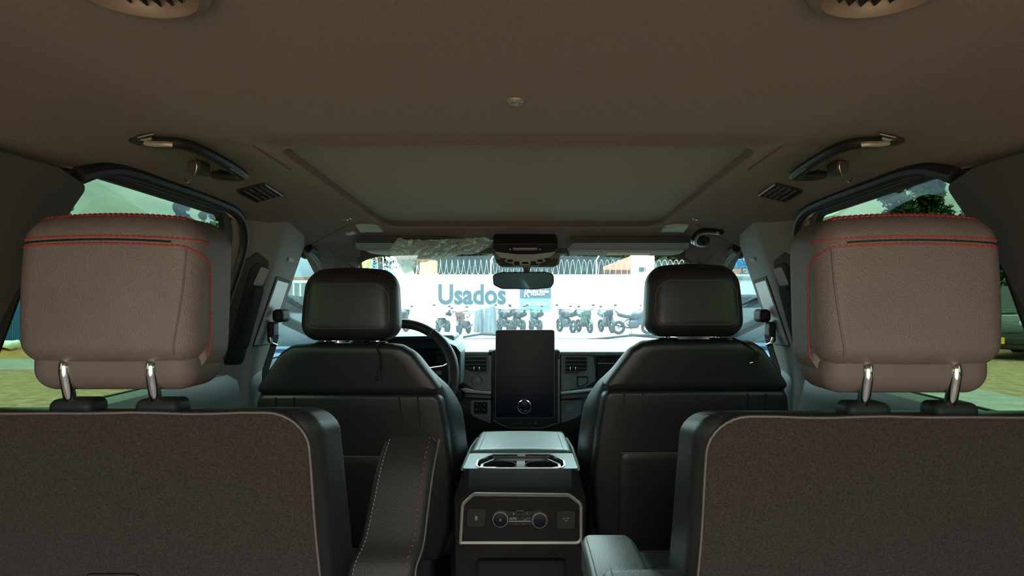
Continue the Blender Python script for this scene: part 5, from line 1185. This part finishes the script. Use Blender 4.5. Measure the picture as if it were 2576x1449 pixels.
# seen through the rear passenger-side window
tree(2320, 22, z_at(390, 22), 2.7, 'leaves_yard', 'tall dark spreading tree beyond the rear passenger-side window', 9000, size=.1, tall=.5)
tree(2255, 28, z_at(440, 28), 2.2, 'leaves_yard', 'dark tree in front of the pale shed', 6000, size=.1, tall=.6)
tree(2420, 32, z_at(515, 32), 2.4, 'leaves_yard', 'low tree crown between the tall tree and the pillar', 1800, size=.15)
tree(2480, 21, z_at(470, 21), 2.0, 'leaves_yard', 'dark tree standing alone beyond the low crown', 2600, size=.17)
tree(2570, 34.5, z_at(560, 34.5), 4.6, 'leaves_yard', 'wide dark tree behind the parked pickup', 4200, size=.2, zbot=G + .8)
# behind the white wall
for k, (px, wd_, top, lab) in enumerate(((1130, 5, 590, 'dark tree behind the wire next to the orange building end'), (1200, 5, 585, 'dark tree behind the wire and the sign board'), (1290, 5.5, 580, 'dark tree behind the wire and the two-tone banner'), (1420, 5, 585, 'dark tree behind the wire halfway between banner and tiled roof house'), (1490, 5, 592, 'dark tree at the near side of the tiled roof house'), (1560, 5, 596, 'dark tree rising over the tiled roof house'), (1690, 4.5, 600, 'grey-green tree standing beside the white building'), (1650, 2.6, 615, 'low tree directly behind the white building'))):
    tree(px, 42 + 5 * (k % 3), z_at(top - 8, 42 + 5 * (k % 3)), wd_, 'leaves', lab, 5200, size=.42, zbot=.4, group='trees behind the white wall', tall=.5)
tree(952, 40, z_at(600, 40), 3.4, 'leaves', 'almost bare spreading tree behind the white wall', 260, size=.12, zbot=1.6, group='trees behind the white wall', trunk=.12)
tree(912, 38, z_at(655, 38), 1.6, 'leaves_yellow', 'yellow-green shrub behind the white wall beside the bare tree', 900, size=.12, zbot=1.0, group='trees behind the white wall')
# ---- cars
def car(mt_, label, suv=0.):
    e = empty('parked_car', (0, 0, 0), label, 'car', 'parked cars')
    st = [(-2.25, .45, .75, .70), (-2.2, .3, .92, .80), (-1.7, .24, 1.0 + suv * .5, .88), (-.9, .22, 1.0 + suv * .4, .9), (.4, .22, .98 + suv * .4, .9), (.95, .22, .96 + suv * .4, .9), (1.7, .24, .86 + suv * .4, .86), (2.1, .28, .74 + suv * .4, .78), (2.28, .42, .62 + suv * .3, .62)]
    bm = NB(); R = []
    for x, zb, zt, w in st:
        pr = rpoly([(-w * .93, zb), (w * .93, zb), (w, zb + (zt - zb) * .45), (w * .94, zt - .03), (w * .5, zt + .03), (-w * .5, zt + .03), (-w * .94, zt - .03), (-w, zb + (zt - zb) * .45)], [.06, .06, .2, .1, .2, .2, .1, .2], 4); R.append([(x, y, z) for y, z in pr])
    loft(bm, R); obj('body', bm, mt_, e, sharp=.9)
    bm = NB(); h = 1.45 + suv * .75; b0 = .95 + suv * .4; R = []
    for x, zt, w in ((-1.9 - suv * .3, b0 + .02, .8), (-1.35 - suv * .7, h - .06, .66), (-.8, h, .67), (.0, h, .67), (.35, h - .06, .65), (1.15, b0, .78)):
        R.append([(x, y, z) for y, z in ((-w * 1.12, b0 - .05), (w * 1.12, b0 - .05), (w * .98, (zt + b0) / 2), (w * .82, zt), (-w * .82, zt), (-w * .98, (zt + b0) / 2))])
    loft(bm, R); obj('greenhouse', bm, 'car_glass', e, sharp=.5)
    bm = NB(); box(bm, (-.45 - suv * .25, 0, h + .01), (1.5 + suv * .8, 1.12, .05), bev=.02); obj('roof', bm, mt_, e)
    for y in (-.62, .62):
        s = 1 if y > 0 else -1
        bm = NB(); tube(bm, [(1.1, s * .80, b0), (.35, s * .60, h - .03), (-.8, s * .60, h), (-1.35 - suv * .7, s * .58, h - .05), (-1.9 - suv * .3, s * .76, b0)], .035, 6); tube(bm, [(-.35, s * .72, b0), (-.4, s * .60, h)], .035, 6); obj('window_frame', bm, mt_, e)
    for x in (-1.35, 1.4):
        for s in (-1, 1):
            bm = NB(); tube(bm, [(x, s * .66, .34), (x, s * .90, .34)], .34, 26); w = obj('wheel', bm, 'tyre', e); bm = NB(); tube(bm, [(x, s * .89, .34), (x, s * .915, .34)], .22, 18); obj('hubcap', bm, 'wheel_metal', w)
    for s in (-1, 1):
        bm = NB(); rounded(bm, (2.16, s * .58, .66 + suv * .35), (.07, .14, .06), .03, 2, 2); obj('headlight', bm, 'lens', e)
        bm = NB(); rounded(bm, (-2.2, s * .62, .82 + suv * .2), (.05, .1, .07), .03, 2, 2); obj('tail_lamp', bm, 'bike_red', e)
        bm = NB(); rounded(bm, (.85, s * 1.0, b0 + .06), (.08, .1, .07), .04, 2, 2); obj('door_mirror', bm, mt_, e)
    bm = NB(); box(bm, (2.29, 0, .42 + suv * .1), (.03, .34, .16)); pt = obj('number_plate', bm, 'plate_yellow', e)
    bm = NB(); rounded(bm, (2.2, 0, .42 + suv * .1), (.1, .72, .1), .05, 2, 2); obj('bumper', bm, 'plastic', e)
    return e
c1 = car('paint_blue', 'glossy blue car facing us beyond the driver window'); c1.location = (-2.85, 8.9, G); c1.rotation_euler = (0, 0, -PI / 2)
c2 = car('paint_blue', 'glossy blue car facing us beyond the front passenger window', .12); c2.location = (2.85, 8.8, G); c2.rotation_euler = (0, 0, -PI / 2)
c3 = car('paint_dark', 'dark green-black pickup with a yellow number plate beyond the rear passenger window', .75); c3.location = (13.6, 18.2, G); c3.rotation_euler = (0, 0, PI + .62)
c4 = car('sign_white', 'white car parked far away beside the brick terrace', .3); c4.location = (-14.5, 36, G); c4.rotation_euler = (0, 0, .2)
# ---- left yard: blue hoarding, clay bank, pale rubble
bm = NB(); 
fe = empty('blue_hoarding', (W(30, 0, 21).x, 21, G), 'bright blue metal hoarding along the yard edge', 'fence')
xa, xb = W(-150, 0, 21).x, W(330, 0, 21).x; zt = z_at(690, 21)
for k in range(8):
    x = xa + (xb - xa) * (k + .5) / 8; bm = NB(); box(bm, (x, 21 + .03 * (k % 2), (G + .25 + zt) / 2), ((xb - xa) / 8 - .01, .04, zt - G - .25), bev=.005); obj('panel', bm, 'blue_wall', fe)
bm = NB(); R = []
for i in range(30):
    t = i / 29; x = W(-200, 0, 18.6).x + (W(420, 0, 18.6).x - W(-200, 0, 18.6).x) * t; h = .16 + .06 * noise.noise((x * 1.3, 0, 0)); R.append([(x, 17.6, G), (x, 18.3, G + h), (x, 19.2, G + h * 1.1), (x, 20.4, G)])
loft(bm, R, closed=False); obj('clay_bank', bm, 'clay', kind='structure', label='low orange clay bank in front of the blue hoarding')
bm = NB(); c = W(22, 850, 18.4); rounded(bm, (c.x, 18.3, G + .3), (.3, .2, .1), .09, 4, 3, lambda p: p + Vector((0, 0, .06 * noise.noise((p.x * 6, p.y * 6, 2))))); obj('rubble_sack', bm, 'sign_white', label='crumpled white sack on the clay bank', cat='sack')
bm = NB(); box(bm, (W(20, 0, 15).x, 15.8, G + .003), (14, 2.6, .012)); obj('concrete_strip', bm, 'asphalt', kind='structure', label='pale concrete strip in front of the clay bank')
bm = NB(); R = []                                                    # wire on the far yard fence, passenger side
pts = [(W(2480, 0, 30).x + 6 * i / 260, 30 + .3 * math.cos(i * .45), .78 + .3 * math.sin(i * .45)) for i in range(260)]
tube(bm, pts, .015, 4); obj('razor_wire', bm, 'wire', label='coil of razor wire behind the dark pickup', cat='razor wire')
# ------------------------------------------------------------------ lift everything so that the ground is z = 0
for o in list(SC.objects):
    if o.parent is None: o.location.z += EYE
